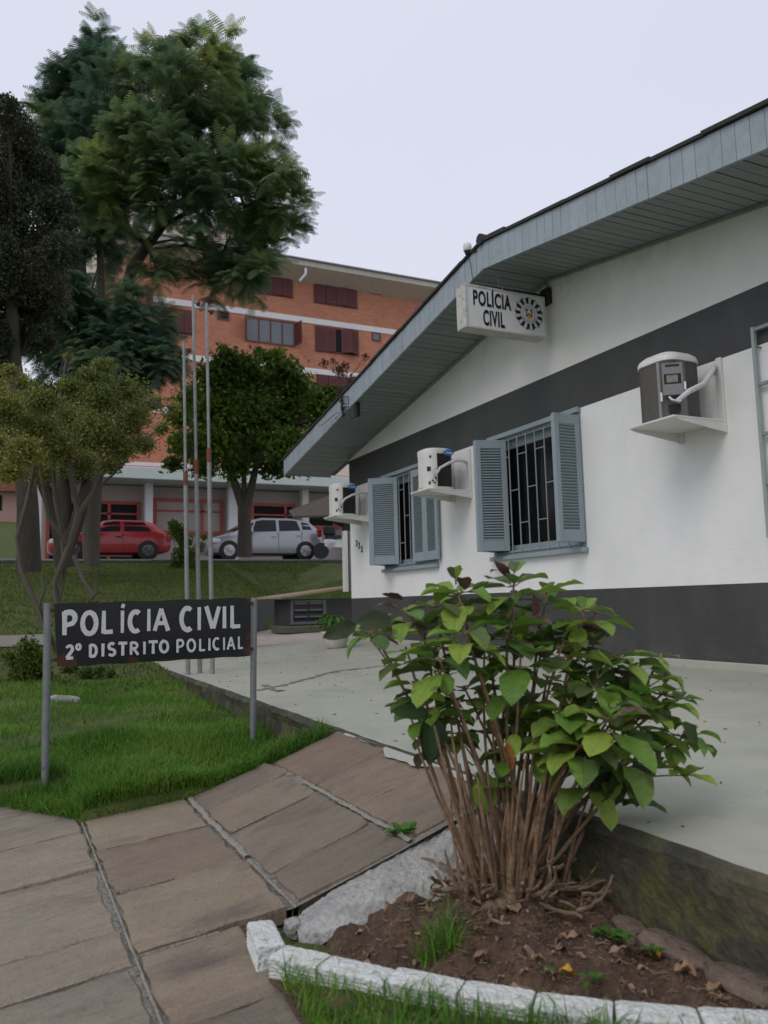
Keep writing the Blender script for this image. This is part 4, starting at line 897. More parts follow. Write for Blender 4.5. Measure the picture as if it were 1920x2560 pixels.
# ------------------------------------------------------------------ brick apartment block
YB=38.0
br=thing('brick_apartment_block',(18,YB,3),'orange brick apartment block with white floor bands and dark red shutters','building')
def brick_mat():
    m=mat('orange_brick',(.3,.1,.05),.85,var=.12,scale=.6,bump=.2); t=m.node_tree; N=t.nodes; L=t.links; p=[n for n in N if n.type=='BSDF_PRINCIPLED'][0]
    tcn=N.new('ShaderNodeTexCoord'); s=N.new('ShaderNodeSeparateXYZ'); c=N.new('ShaderNodeCombineXYZ'); L.new(tcn.outputs['Object'],s.inputs[0]); L.new(s.outputs['X'],c.inputs['X']); L.new(s.outputs['Z'],c.inputs['Y'])
    b=N.new('ShaderNodeTexBrick'); b.inputs['Color1'].default_value=(.50,.200,.112,1); b.inputs['Color2'].default_value=(.39,.140,.080,1); b.inputs['Mortar'].default_value=(.42,.24,.165,1)
    b.inputs['Scale'].default_value=1; b.inputs['Brick Width'].default_value=.24; b.inputs['Row Height'].default_value=.075; b.inputs['Mortar Size'].default_value=.009; b.inputs['Bias'].default_value=.1; L.new(c.outputs[0],b.inputs['Vector'])
    b2=N.new('ShaderNodeTexBrick'); b2.inputs['Color1'].default_value=(0,0,0,1); b2.inputs['Color2'].default_value=(1,1,1,1); b2.inputs['Mortar'].default_value=(0,0,0,1)
    for k,v in (('Scale',1),('Brick Width',.46),('Row Height',.075),('Mortar Size',.02),('Bias',-.78)): b2.inputs[k].default_value=v
    L.new(c.outputs[0],b2.inputs['Vector'])
    n=N.new('ShaderNodeTexNoise'); n.inputs['Scale'].default_value=.35; n.inputs['Detail'].default_value=3; L.new(c.outputs[0],n.inputs['Vector']); r=N.new('ShaderNodeMapRange'); r.inputs[1].default_value=.48; r.inputs[2].default_value=.62; L.new(n.outputs[0],r.inputs[0])
    r2=N.new('ShaderNodeMapRange'); r2.inputs[1].default_value=.6; r2.inputs[2].default_value=.9; L.new(b2.outputs['Color'],r2.inputs[0])
    mu=N.new('ShaderNodeMath'); mu.operation='MULTIPLY'; L.new(r.outputs[0],mu.inputs[0]); L.new(r2.outputs[0],mu.inputs[1])
    old=p.inputs['Base Color'].links[0].from_node
    mixn=N.new('ShaderNodeMix'); mixn.data_type='RGBA'; L.new(mu.outputs[0],mixn.inputs[0]); L.new(b.outputs['Color'],mixn.inputs[6]); mixn.inputs[7].default_value=(.55,.36,.25,1)
    L.new(mixn.outputs[2],old.inputs[0]); return m
M_brick=brick_mat()
xl=at(270,620,1,YB).x; xr=xl+26
ztop=at(700,590,1,YB).z+.45
q=MB(); q.box(xl,xr,YB,YB+14,1.5,ztop); q.build('wall',M_brick,br)
zr1=at(700,569,1,YB-1.1).z; 
q=MB(); q.bbox(xl-.8,xr+1,YB-1.1,YB+15,zr1-.30,zr1,.02); q.build('roof_slab',mat('beige_concrete',(.43,.41,.355),.8,var=.12,scale=1,bump=.2),br)
q=MB(); q.box(xl-.9,xr+1.1,YB-1.2,YB+15.1,zr1+.003,zr1+.07); q.build('roof_sheet',mat('grey_roof_edge',(.20,.20,.21),.6,var=.15),br)
q=MB()
# soffit slopes back to the wall
q.quad((xl-.8,YB-1.09,zr1-.302),(xr+1,YB-1.09,zr1-.302),(xr+1,YB-.003,zr1-.75),(xl-.8,YB-.003,zr1-.75)); q.build('soffit',mat('beige_soffit',(.40,.36,.30),.85,var=.08,scale=1),br)
b1_=at(700,697,1,YB).z; b2_=at(685,803,1,YB).z; dz=b1_-b2_
for k in range(5):
    q=MB(); z=b1_-dz*k; q.box(xl-.03,xr+.03,YB-.04,YB-.002,z-.15,z+.15); q.build('floor_band',M_wcol,br)
M_maroon=mat('maroon_shutter',(.095,.022,.022),.55,var=.12,scale=2)
M_maroonf=mat('maroon_frame',(.13,.035,.028),.5); M_grglass=mat('sky_glass',(.10,.115,.13),.08,spec=.8,var=.2,scale=.5)
def bwin(px0,py0,px1,py1,kind,parent=br):
    p0=at(px0,py0,1,YB); p1=at(px1,py1,1,YB); x0,x1=p0.x,p1.x; z1_=(p0.z); z0_=p1.z
    q=MB(); f=.07
    for a,b_,c,d_ in ((x0,x0+f,z0_,z1_),(x1-f,x1,z0_,z1_),(x0+f,x1-f,z1_-f,z1_),(x0+f,x1-f,z0_,z0_+f)): q.box(a,b_,YB-.05,YB-.004,c,d_)
    w=q.build('window',M_maroonf,parent)
    q=MB(); q.box(x0+f*.6,x1-f*.6,YB-.02,YB-.006,z0_+f*.6,z1_-f*.6); q.build('pane',M_grglass if kind in('open','lite') else M_inner,w)
    q=MB(); L_=(x1-x0-2*f)/4
    def lf(xa,ya,xb,yb):
        ux=Vector((xb-xa,yb-ya,0)); l=ux.length; ux.normalize(); uy=Vector((-ux.y,ux.x,0)); M=Matrix(((ux.x,uy.x,0,xa),(ux.y,uy.y,0,ya),(0,0,1,0),(0,0,0,1)))
        sh=MB(); sh.bbox(0,l,-.02,.02,z0_+.05,z1_-.05,.006,M=M)
        for k in range(26):
            z=z0_+.2+(z1_-z0_-.4)*k/26; sh.box(.09,l-.09,-.026,-.0195,z,z+.03,M=M)
        sh.build('shutter',M_maroon,w)
    if kind=='shut': 
        for k in range(4): lf(x0+f+L_*k+.01,YB-.07-(.03*(k%2)),x0+f+L_*(k+1)-.01,YB-.07-(.05 if k==2 else 0))
    elif kind=='ajar':
        lf(x0+f,YB-.07,x0+f+L_,YB-.07); lf(x0+f+L_,YB-.07,x0+f+L_*1.8,YB-.12); lf(x0+f+L_*2.35,YB-.1,x0+f+L_*3.2,YB-.35); lf(x0+f+L_*3.2,YB-.35,x1-f,YB-.07)
    elif kind=='open':
        lf(x0,YB-.06,x0-.12,YB-.55); lf(x1,YB-.06,x1+.15,YB-.65)
        for k in (1,2,3): q.box(x0+f+L_*k-.03,x0+f+L_*k+.03,YB-.045,YB-.022,z0_+f,z1_-f)
        for k in range(4): pass
    elif kind=='small': q.box(x0+f,x1-f,YB-.03,YB-.021,(z0_+z1_)/2-.02,(z0_+z1_)/2+.02)
    if q.v: q.build('mullion' if kind=='open' else 'bar',M_maroon,w)
for a in ((677,597,772,668,'shut'),(540,571,633,645,'shut'),(797,612,823,638,'small'),(680,703,775,770,'ajar'),(530,683,637,750,'open'),(470,670,495,693,'small'),(803,717,822,738,'lite'),(683,808,778,880,'shut'),(330,660,420,725,'shut'),(250,610,330,680,'ajar'),(470,785,560,860,'shut')): bwin(*a)
q=MB(); c=at(660,583,1,YB-1.0); q.tube([c+Vector((0,.1,.1)),c+Vector((0,-.06,.0)),c+Vector((-.02,-.06,-.25)),c+Vector((-.25,.2,-.55))],.07,8); q.build('drain_spout',M_wcol,br,smooth=True)
# far pale towers
def tower(px0,px1,pyt,Y,label,name='apartment_tower'):
    x0,x1=at(px0,400,1,Y).x,at(px1,400,1,Y).x; z=at((px0+px1)/2,pyt,1,Y).z
    t=thing(name,((x0+x1)/2,Y,3),label,'building')
    q=MB(); q.box(x0,x1,Y,Y+14,2,z); q.build('wall',mat('pale_tower_render',(.56,.52,.42),.8,var=.06,scale=.3),t)
    q=MB(); q.box(x0-.4,x1+.4,Y-.4,Y+14.4,z+.002,z+.5); q.build('roof_edge',M_wcol,t)
    n=int((x1-x0)/2.6); mdk=mat('tower_window',(.06,.065,.07),.2)
    for k in range(max(2,n)):
        for j in range(int((z-4)/2.9)):
            zz=z-2.4-2.9*j; xx=x0+(x1-x0)*(k+.5)/max(2,n)
            q=MB(); q.box(xx-.7,xx+.7,Y-.03,Y-.004,zz,zz+1.2); q.box(xx-.85,xx+.85,Y-.06,Y-.004,zz-.12,zz-.02); q.build('window',mdk,t)
tower(193,345,128,62,'pale cream high-rise showing in pieces through the tall feathery trees')
tower(348,528,492,56,'pale lower tower block behind the brick block, glimpsed under the feathery crown')

# distant house and tree line at the far left
dh=thing('distant_house',(-3,62,6),'blurred pinkish house beyond the green slope at the left edge','house')
q=MB(); x0,x1=at(-60,1080,1,62).x,at(38,1080,1,62).x; z0,z1=at(0,1115,1,62).z,at(0,1062,1,62).z; q.box(x0,x1,62,70,z0-2,z1); q.build('wall',mat('pinkish_render',(.42,.28,.25),.8),dh)
q=MB(); xm=(x0+x1)/2; q.loft([[(x0-.5,y,z1),(xm,y,z1+1.8),(x1+.5,y,z1)] for y in (61.5,70.5)]); q.build('roof',mat('terracotta_roof',(.25,.10,.07),.8,var=.2),dh)
q=MB(); q.box(x1-2.2,x1-1.0,61.96,61.99,z0+.4,z0+1.5); q.build('window',M_inner,dh)

# ------------------------------------------------------------------ cars
def car(name,label,X0,L,Yn,zg,prof,Wd,paint,wins,wheels,wr,roofmat=None,tail=None,hubc=(.45,.45,.46)):
    """nose at X0, pointing to -X; near side in the plane Yn. prof: list of (x, zbottom, zbelt, ztop, half width, half roof width)"""
    t=thing(name,(X0+L/2,Yn+Wd,zg),label,'car')
    cy=Yn+Wd
    st=[]
    for k in range(61):
        x=k/60; v=[float(np.interp(x,[p[0] for p in prof],[p[i] for p in prof])) for i in range(1,6)]; st.append([x]+v)
    def ring(s):
        x,zb,zl,zt_,w,wt=s; X=X0+x*L; e=[]
        base=[(w*.86,zb),(w*.97,zb+.05),(w*1.0,zb+.2),(w*1.0,(zb+zl)/2+.05),(w*.985,zl-.10),(w*.955,zl),(w*.955+(wt-w*.955)*.5,zl+(zt_-zl)*.52),(wt,zt_-.055),(wt-.10,zt_-.012),(wt*.4,zt_)]
        pts=[(X,cy-yy,zg+zz) for yy,zz in base]+[(X,cy+yy,zg+zz) for yy,zz in base[::-1]]
        return pts
    q=MB(); q.loft([ring(s) for s in st]); q.build('body',paint,t,smooth=True)
    def side(x,f,o=.012):
        s=[float(np.interp(x,[p[0] for p in prof],[p[i] for p in prof])) for i in range(1,6)]; zb,zl,zt_,w,wt=s
        yy=w*.955+(wt-w*.955)*f; z=zl+(zt_-.06-zl)*f; return Vector((X0+x*L,cy-yy-o,zg+z))
    M_cg=mat(name+'_glass',(.012,.014,.017),.15,spec=.3)
    for (xa0,xb0,xa1,xb1,f0,f1) in wins:   # bottom xa0..xb0, top xa1..xb1
        q=MB(); n=8
        for i in range(n):
            u,v=i/n,(i+1)/n
            for j in range(3):
                g0,g1=f0+(f1-f0)*j/3,f0+(f1-f0)*(j+1)/3
                def xx(u_,g): r=(g-f0)/(f1-f0); return (xa0+(xa1-xa0)*r)*(1-u_)+(xb0+(xb1-xb0)*r)*u_
                q.quad(side(xx(u,g0),g0),side(xx(v,g0),g0),side(xx(v,g1),g1),side(xx(u,g1),g1))
        q.build('side_window',M_cg,t,smooth=True)
    # windscreen and rear window follow the slope
    for (xa,xb,nm) in ((prof[wind[0]][0],prof[wind[1]][0],'windscreen') for wind in ((3,4),)): 
        sa=[float(np.interp(xa+.012,[p[0] for p in prof],[p[i] for p in prof])) for i in range(1,6)]; sb=[float(np.interp(xb-.012,[p[0] for p in prof],[p[i] for p in prof])) for i in range(1,6)]
        q=MB(); q.quad(*( (X0+(xa+.012)*L-.012,cy-sa[3]*.84,zg+sa[2]+.012),(X0+(xb-.012)*L-.012,cy-sb[4]*.86,zg+sb[2]+.012),(X0+(xb-.012)*L-.012,cy+sb[4]*.86,zg+sb[2]+.012),(X0+(xa+.012)*L-.012,cy+sa[3]*.84,zg+sa[2]+.012))); q.build(nm,M_cg,t)
    for xw in wheels:
        for sgn in (-1,1):
            yc=cy+sgn*(Wd-.02); X=X0+xw*L; c=Vector((X,yc,zg+wr))
            q=MB(); q.tube([c+Vector((0,sgn*.035,0)),c-Vector((0,sgn*.16,0))],wr*1.17,24); ar=q.build('wheel_arch',M_black,t)
            q=MB(); q.tube([c+Vector((0,sgn*.022,0)),c+Vector((0,sgn*.045,0)),c+Vector((0,sgn*.05,0))],[wr,wr*.99,wr*.86],24); wl=q.build('wheel',M_black,t)
            q=MB(); q.tube([c+Vector((0,sgn*.045,0)),c+Vector((0,sgn*.060,0))],[wr*.70,wr*.60],24)
            for k in range(7):
                a=2*math.pi*k/7; q.tube([c+Vector((0,sgn*.062,0)),c+Vector((wr*.62*math.cos(a),sgn*.060,wr*.62*math.sin(a)))],.022,5)
            q.build('hubcap',mat(name+'_hubcap',hubc,.35,metal=.6,var=.1),wl)
    q=MB()
    for xd in tail['seams']:
        pts=[side(xd,f,.006) for f in (.0,)]; s=[float(np.interp(xd,[p[0] for p in prof],[p[i] for p in prof])) for i in range(1,6)]
        q.box(X0+xd*L-.005,X0+xd*L+.005,cy-s[3]-.006,cy-s[3]*.94,zg+s[0]+.12,zg+s[1]-.01)
    q.build('door_seam',M_black,t)
    for xd in tail['handles']:
        s=[float(np.interp(xd,[p[0] for p in prof],[p[i] for p in prof])) for i in range(1,6)]
        q=MB(); q.bbox(X0+xd*L-.09,X0+xd*L+.09,cy-s[3]-.028,cy-s[3]+.0,zg+s[1]-.17,zg+s[1]-.135,.008); q.build('door_handle',paint if tail.get('ph') else M_black,t)
    s=side(tail['mirror'],.05,.0); q=MB(); q.bbox(s.x-.10,s.x+.08,s.y-.20,s.y-.03,s.z-.02,s.z+.13,.03); q.build('mirror',paint if tail.get('ph') else M_black,t)
    q=MB(); a,b_,z0,z1=tail['lamp']; q.bbox(X0+a*L,X0+b_*L,Yn-.008,Yn+.25,zg+z0,zg+z1,.02); q.build('tail_light',mat(name+'_tail_lamp',(.30,.01,.01),.2),t)
    q=MB(); a,b_,z0,z1=tail['head']; q.bbox(X0+a*L,X0+b_*L,Yn+.01,Yn+.3,zg+z0,zg+z1,.03); q.build('headlight',mat(name+'_headlamp',(.55,.56,.58),.15),t)
    return t
YC=27.2; zg=2.118
xr0=at(106,1200,1,YC).x; xr1=at(370,1200,1,YC).x
car('red_hatchback','old red two-door hatchback parked at the left behind the tree trunks',xr0,xr1-xr0,YC,zg,
    [(0,.30,.62,.63,.60,.50),(.03,.20,.66,.70,.74,.60),(.12,.18,.74,.78,.79,.66),(.27,.17,.84,.88,.81,.68),(.43,.17,.87,1.27,.82,.655),(.52,.17,.88,1.32,.82,.66),(.76,.17,.89,1.31,.82,.655),(.86,.18,.90,1.22,.81,.65),(.95,.22,.88,.95,.78,.62),(.985,.26,.74,.80,.74,.62),(1,.33,.66,.70,.68,.55)],.81,
    mat('red_car_paint',(.27,.012,.016),.3,var=.05,coat=.6,spec=.5),[(.345,.565,.435,.565,.08,.95),(.60,.83,.60,.775,.10,.93)],(.19,.80),.285,
    tail=dict(seams=(.345,.585),handles=(.55,),mirror=.36,lamp=(.965,1.0,.60,.80),head=(.0,.05,.48,.62)),hubc=(.10,.10,.10))
xs0=at(452,1200,1,YC).x; xs1=at(700,1200,1,YC).x
car('silver_hatchback','silver four-door compact hatchback parked behind the forked tree trunk',xs0,xs1-xs0,YC,zg,
    [(0,.30,.60,.62,.60,.50),(.03,.20,.68,.74,.76,.60),(.10,.18,.78,.84,.83,.66),(.20,.17,.88,.98,.845,.66),(.37,.17,.93,1.42,.85,.68),(.46,.17,.94,1.50,.85,.695),(.72,.17,.99,1.50,.85,.695),(.88,.19,1.03,1.40,.84,.68),(.955,.22,1.04,1.20,.81,.60),(.985,.28,.90,1.0,.78,.62),(1,.36,.74,.80,.72,.56)],.84,
    mat('silver_car_paint',(.33,.34,.36),.3,metal=.5,var=.04,coat=.6),[(.27,.34,.36,.385,.05,.85),(.36,.575,.40,.575,.08,.93),(.60,.79,.60,.765,.08,.93),(.81,.90,.80,.865,.15,.90)],(.165,.83),.30,
    tail=dict(seams=(.36,.59,.80),handles=(.55,.77),mirror=.345,lamp=(.945,.985,.82,1.10),head=(.01,.10,.55,.70),ph=1))
# motorbike behind, next to the house corner
mo=thing('motorcycle',(9.4,26.6,2.1),'white motorcycle with black seat parked beyond the silver car, half hidden by the house','motorcycle')
xm=at(728,1180,1,26.6).x; zb=2.09
q=MB(); q.loft([[(xm-.35+dx*s,26.6+dy*s,zb+z) for dx,dy in ((0,-.14),(.16,-.12),(.2,0),(.16,.12),(0,.14),(-.12,0))] for s,z in ((.5,.35),(1.3,.5),(1.5,.62),(.8,.72))]); q.loft([[(xm+x,26.6+dy,zb+z) for dy,z in ((-.12,z0),(.12,z0),(.09,z1),(-.09,z1))] for x,z0,z1 in ((-.5,.45,.62),(-.2,.42,.7),(.3,.40,.75),(.75,.5,.95),(.95,.7,1.0))]); q.build('bodywork',mat('white_fairing',(.7,.7,.7),.3),mo,smooth=True)
q=MB(); q.loft([[(xm+x,26.6+dy,zb+z) for dy,z in ((-.13,z0),(.13,z0),(.1,z1),(-.1,z1))] for x,z0,z1 in ((-.42,.72,.86),(-.1,.70,.86),(.35,.76,.84))]); q.bbox(xm-.48,xm-.10,26.42,26.78,zb+.85,zb+1.18,.05); q.build('seat',M_black,mo)
for x in (-.62,.72): q=MB(); q.tube([(xm+x,26.55,zb+.29),(xm+x,26.65,zb+.29)],.29,20); q.build('wheel',M_black,mo)
q=MB(); q.tube([(xm+.6,26.3,zb+1.05),(xm+.68,26.6,zb+1.0),(xm+.6,26.9,zb+1.05)],.02,6); q.tube([(xm+.72,26.6,zb+.29),(xm+.62,26.6,zb+1.0)],.03,6); q.build('handlebar',M_black,mo)

# ------------------------------------------------------------------ leaf clouds
def leaves_cloud(C,N_,size,asp=.5,up=.35,sun=0.):
    "C: (n,3) centres; quads with random facing"
    n=len(C); d=norm(rng.normal(size=(n,3))); 
    a=norm(np.cross(d,norm(rng.normal(size=(n,3)))+1e-6)); b=np.cross(d,a)
    s=size*rng.uniform(.6,1.25,size=(n,1))
    P0=C-a*s; P1=C+b*s*asp-a*s*.1; P2=C+a*s; P3=C-b*s*asp+a*s*.05
    return np.stack([P0,P1,P2,P3],1)
def lobe_pts(lobes,n,t0,spread,fill=.5,flat=1.0,jit=0.,soft=False):
    "points in blobs given by (px,py,r) on the photograph at a real distance"
    A=np.array([l[2]**2 for l in lobes],float); k=rng.choice(len(lobes),size=n,p=A/A.sum()); out=[]
    cs=[]
    for l in lobes:
        t=t0+ (l[3] if len(l)>3 else random.uniform(-spread,spread)); cs.append((np.array(dep(l[0],l[1],t)), l[2]*D*t/FPX))
    c=np.array([cs[i][0] for i in k]); r=np.array([cs[i][1] for i in k])[:,None]
    d=norm(rng.normal(size=(n,3))); rad=(1-fill*rng.random((n,1))**1.6); d[:,2]*=flat
    if soft: rad=np.abs(rng.normal(.62,.36,(n,1)))
    # clumping
    g=np.sin(d[:,0:1]*5+k[:,None])*np.sin(d[:,1:2]*6+2*k[:,None])*np.sin(d[:,2:3]*5+k[:,None]*3)
    return c+d*r*rad*(1+.28*g), d, cs
def limb(q,p0,p1,r0,r1,wob=.1,n=6):
    p0=Vector(p0);p1=Vector(p1); L=(p1-p0).length; pts=[]
    o1=Vector(rng.normal(size=3))*wob*L; 
    for k in range(n+1):
        t=k/n; pts.append(p0.lerp(p1,t)+o1*math.sin(math.pi*t)*.5)
    q.tube(pts,[r0+(r1-r0)*k/n for k in range(n+1)],7,cap=False); return pts
M_bark=mat('grey_brown_bark',(.085,.072,.058),.95,var=.35,scale=4,stretch=(3,3,.6),bump=2,bscale=12)
M_barkd=mat('dark_bark',(.05,.043,.034),.95,var=.35,scale=5,stretch=(3,3,.6),bump=2,bscale=12)
M_barkl=mat('pale_bark',(.105,.092,.070),.95,var=.25,scale=5,stretch=(3,3,.6),bump=1,bscale=12)
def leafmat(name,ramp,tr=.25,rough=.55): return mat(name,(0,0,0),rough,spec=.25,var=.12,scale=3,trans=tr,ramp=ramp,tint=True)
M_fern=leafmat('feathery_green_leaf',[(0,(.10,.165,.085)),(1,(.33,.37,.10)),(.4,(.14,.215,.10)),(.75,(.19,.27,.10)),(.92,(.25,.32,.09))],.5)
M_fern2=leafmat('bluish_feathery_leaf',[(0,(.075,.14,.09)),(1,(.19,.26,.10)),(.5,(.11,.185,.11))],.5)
M_dkleaf=leafmat('small_dark_leaf',[(0,(.030,.042,.024)),(1,(.13,.13,.075)),(.5,(.050,.062,.032)),(.85,(.085,.09,.05))],.25)
M_dkg=leafmat('deep_green_leaf',[(0,(.022,.045,.014)),(1,(.09,.11,.03)),(.5,(.040,.065,.02))],.25)
M_olive=leafmat('olive_small_leaf',[(0,(.11,.145,.03)),(1,(.32,.36,.06)),(.35,(.16,.195,.04)),(.62,(.20,.175,.065)),(.8,(.24,.28,.05))])
M_round=leafmat('round_tree_leaf',[(0,(.045,.090,.014)),(1,(.19,.26,.030)),(.5,(.075,.140,.020)),(.8,(.12,.19,.024))],.45)
M_redl=leafmat('reddish_leaf',[(0,(.13,.045,.03)),(1,(.06,.06,.025)),(.5,(.09,.05,.03))])

def fronds(tips,dirs,Lm,np_=13,droop=.5,yl=None):
    V=[];T=[]
    for c,d in zip(tips,dirs):
        d=d/np.linalg.norm(d); tw=.34+.22*math.sin(c[0]*1.7+c[2]*.9)+.16*math.sin(c[2]*2.3+c[1])+.25*max(0,d[2])+rng.normal()*.13+(.35 if rng.random()<.07 else 0)  # upward tips tinted lighter: brightness of the crown tops put into the leaf colour
        for f in range(7):
            a=norm((d*1.0+rng.normal(size=3)*.8)[None])[0]; a[2]=a[2]*.55+.22
            a/=np.linalg.norm(a); L=Lm*rng.uniform(.6,1.25); p=c.copy(); v=a.copy(); s=L/np_; tf=tw+rng.normal()*.07
            side=np.cross(v,[0,0,1.]); side/=max(np.linalg.norm(side),1e-6)
            for k in range(np_):
                v=v+np.array([0,0,-droop*2.4/np_*(.3+k/np_)]); v/=np.linalg.norm(v); q_=p+v*s
                w=.13*Lm/.5*math.sin(math.pi*(k+1.2)/(np_+1.6))+.02
                for sg in (-1,1):
                    dd=side*sg*.85+v*.35+np.array([0,0,-.45]); dd/=np.linalg.norm(dd)
                    e=p+dd*w*rng.uniform(.8,1.1); V.append([p,p+v*s*.62,e+v*s*.36,e]); T.append(tf)
                p=q_
    return np.array(V),np.array(T)
def feathery(name,label,lobes,nw,t0,spread,trunks,matl,Lm,base,barkm=M_bark,grp=None,droop=.5,fill=.30):
    t=thing(name,base,label,'tree',grp)
    C,d,cs=lobe_pts(lobes,nw,t0,spread,fill=fill)
    cc=np.array([c_ for c_,r_ in cs]); rr2=np.array([r_ for c_,r_ in cs]); kk=np.argmin(np.linalg.norm(C[:,None]-cc[None],axis=2)-rr2[None],axis=1)
    C=C+rng.normal(size=C.shape)*np.minimum(.22,.35*rr2[kk])[:,None]*(rr2[kk]>.3)[:,None]
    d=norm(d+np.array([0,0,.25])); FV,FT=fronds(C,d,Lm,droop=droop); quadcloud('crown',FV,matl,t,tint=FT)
    q=MB()
    for pts,rad in trunks: q.tube(pts,rad,9,cap=False)
    hub=[Vector(p) for p,_ in [(pts[-1],0) for pts,_ in trunks]]
    for c,r in cs:
        h=min(hub,key=lambda h_:(h_-Vector(c)).length)
        P=limb(q,h,c,.05,.018,.12)
        for k in range(4): 
            e=Vector(c)+Vector(norm(rng.normal(size=(1,3)))[0])*r*.8; limb(q,P[random.randint(3,5)],e,.02,.006,.1,4)
    q.build('trunk',barkm,t,smooth=True)
    return t
T2=22.0
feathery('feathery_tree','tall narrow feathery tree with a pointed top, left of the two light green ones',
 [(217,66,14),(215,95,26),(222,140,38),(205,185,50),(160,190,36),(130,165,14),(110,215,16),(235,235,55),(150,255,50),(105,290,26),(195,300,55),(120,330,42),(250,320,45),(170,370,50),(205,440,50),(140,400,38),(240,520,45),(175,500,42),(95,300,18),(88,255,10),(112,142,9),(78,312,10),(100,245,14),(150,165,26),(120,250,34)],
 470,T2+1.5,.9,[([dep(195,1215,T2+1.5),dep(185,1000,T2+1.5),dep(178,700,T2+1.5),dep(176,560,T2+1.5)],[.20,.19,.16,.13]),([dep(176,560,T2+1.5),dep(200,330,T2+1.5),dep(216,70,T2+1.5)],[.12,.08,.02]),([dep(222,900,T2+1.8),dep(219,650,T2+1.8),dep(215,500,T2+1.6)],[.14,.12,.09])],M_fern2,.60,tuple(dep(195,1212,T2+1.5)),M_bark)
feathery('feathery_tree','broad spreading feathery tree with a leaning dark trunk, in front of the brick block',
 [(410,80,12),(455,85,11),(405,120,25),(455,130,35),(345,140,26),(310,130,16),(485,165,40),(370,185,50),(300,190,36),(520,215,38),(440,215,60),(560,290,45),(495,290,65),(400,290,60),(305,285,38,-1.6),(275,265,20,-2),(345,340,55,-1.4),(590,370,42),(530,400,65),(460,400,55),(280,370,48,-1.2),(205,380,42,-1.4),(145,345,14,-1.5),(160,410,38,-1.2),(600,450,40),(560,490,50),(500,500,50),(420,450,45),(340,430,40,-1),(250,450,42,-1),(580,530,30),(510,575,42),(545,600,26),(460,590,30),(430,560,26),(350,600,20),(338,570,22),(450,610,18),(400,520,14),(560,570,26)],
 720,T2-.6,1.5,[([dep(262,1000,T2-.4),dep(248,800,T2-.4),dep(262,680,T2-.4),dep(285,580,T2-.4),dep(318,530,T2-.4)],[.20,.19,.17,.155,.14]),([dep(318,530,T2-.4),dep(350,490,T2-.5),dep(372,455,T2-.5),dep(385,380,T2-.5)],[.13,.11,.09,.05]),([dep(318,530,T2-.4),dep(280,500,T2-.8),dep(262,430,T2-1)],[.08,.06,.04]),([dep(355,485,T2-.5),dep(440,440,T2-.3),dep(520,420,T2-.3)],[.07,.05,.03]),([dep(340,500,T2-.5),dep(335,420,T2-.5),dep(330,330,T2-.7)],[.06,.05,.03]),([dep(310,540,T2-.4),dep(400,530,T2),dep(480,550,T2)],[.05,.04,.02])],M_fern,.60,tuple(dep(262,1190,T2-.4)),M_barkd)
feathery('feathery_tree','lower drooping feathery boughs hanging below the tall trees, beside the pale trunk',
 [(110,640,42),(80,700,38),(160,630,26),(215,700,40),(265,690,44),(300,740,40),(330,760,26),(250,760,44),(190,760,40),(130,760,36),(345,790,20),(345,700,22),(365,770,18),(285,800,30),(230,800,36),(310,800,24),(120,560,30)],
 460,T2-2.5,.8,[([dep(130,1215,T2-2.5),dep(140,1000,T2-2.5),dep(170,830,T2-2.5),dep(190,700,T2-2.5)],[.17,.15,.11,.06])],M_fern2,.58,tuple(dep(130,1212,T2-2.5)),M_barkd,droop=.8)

# dark fine-leaved tree at the left edge
def leafy(name,label,lobes,n,t0,spread,size,matl,trunks,base,barkm,asp=.5,fill=.5,cat='tree',twr=.03,twn=5,flat=1.,grp=None,soft=False):
    t=thing(name,base,label,cat,grp)
    C,d,cs=lobe_pts(lobes,n,t0,spread,fill=fill,flat=flat,soft=soft)
    quadcloud('crown',leaves_cloud(C,None,size,asp),matl,t)
    q=MB()
    for pts,rad in trunks: q.tube(pts,rad,9,cap=False)
    hubs=[Vector(p) for pts,_ in trunks for p in pts[1:]]
    for c,r in cs:
        h=min(hubs,key=lambda h_:(h_-Vector(c)).length); P=limb(q,h,c,twr,twr*.35,.15)
        for k in range(twn):
            e=Vector(c)+Vector(norm(rng.normal(size=(1,3)))[0])*r*.95; P2=limb(q,P[random.randint(2,5)],e,twr*.3,twr*.1,.15,4)
    q.build('trunk',barkm,t,smooth=True); return t
leafy('dark_evergreen_tree','dense dark tree with tiny leaves filling the upper left edge',
 [(10,240,34),(40,290,45),(85,370,46),(20,380,70),(120,440,36),(70,470,75),(-40,400,90),(130,540,40),(60,590,80),(-30,580,90),(110,640,42),(40,700,66),(-30,740,60),(95,730,30),(10,790,30),(25,225,14),(150,480,18),(-60,300,80)],
 100000,14.5,.9,.032,M_dkleaf,[([dep(62,1235,14.5),dep(60,1100,14.5),dep(50,950,14.5),dep(30,780,14.5),dep(20,550,14.5)],[.22,.19,.16,.13,.08])],tuple(dep(62,1232,14.5)),M_barkd,.55,fill=.55)
leafy('dark_bushy_tree','dark bushy tree on a thick forked trunk behind the gnarled olive-leaved tree',
 [(20,850,50),(90,870,50),(160,860,46),(230,850,40),(50,940,55),(130,950,50),(200,930,44),(270,930,34),(0,1000,40),(90,1010,34),(170,1010,30),(240,1000,24),(300,870,30),(-30,900,60)],
 30000,17.5,.8,.045,M_dkg,[([dep(140,1225,17.5),dep(138,1180,17.5),dep(120,1110,17.5),dep(95,1050,17.5),dep(70,980,17.5)],[.22,.20,.15,.13,.08]),([dep(140,1190,17.5),dep(165,1130,17.5),dep(185,1060,17.5),dep(200,960,17.5)],[.17,.15,.13,.08]),([dep(138,1190,17.5),dep(142,1100,17.5),dep(140,980,17.5)],[.15,.13,.08])],tuple(dep(140,1222,17.5)),M_barkd,.5,fill=.6)
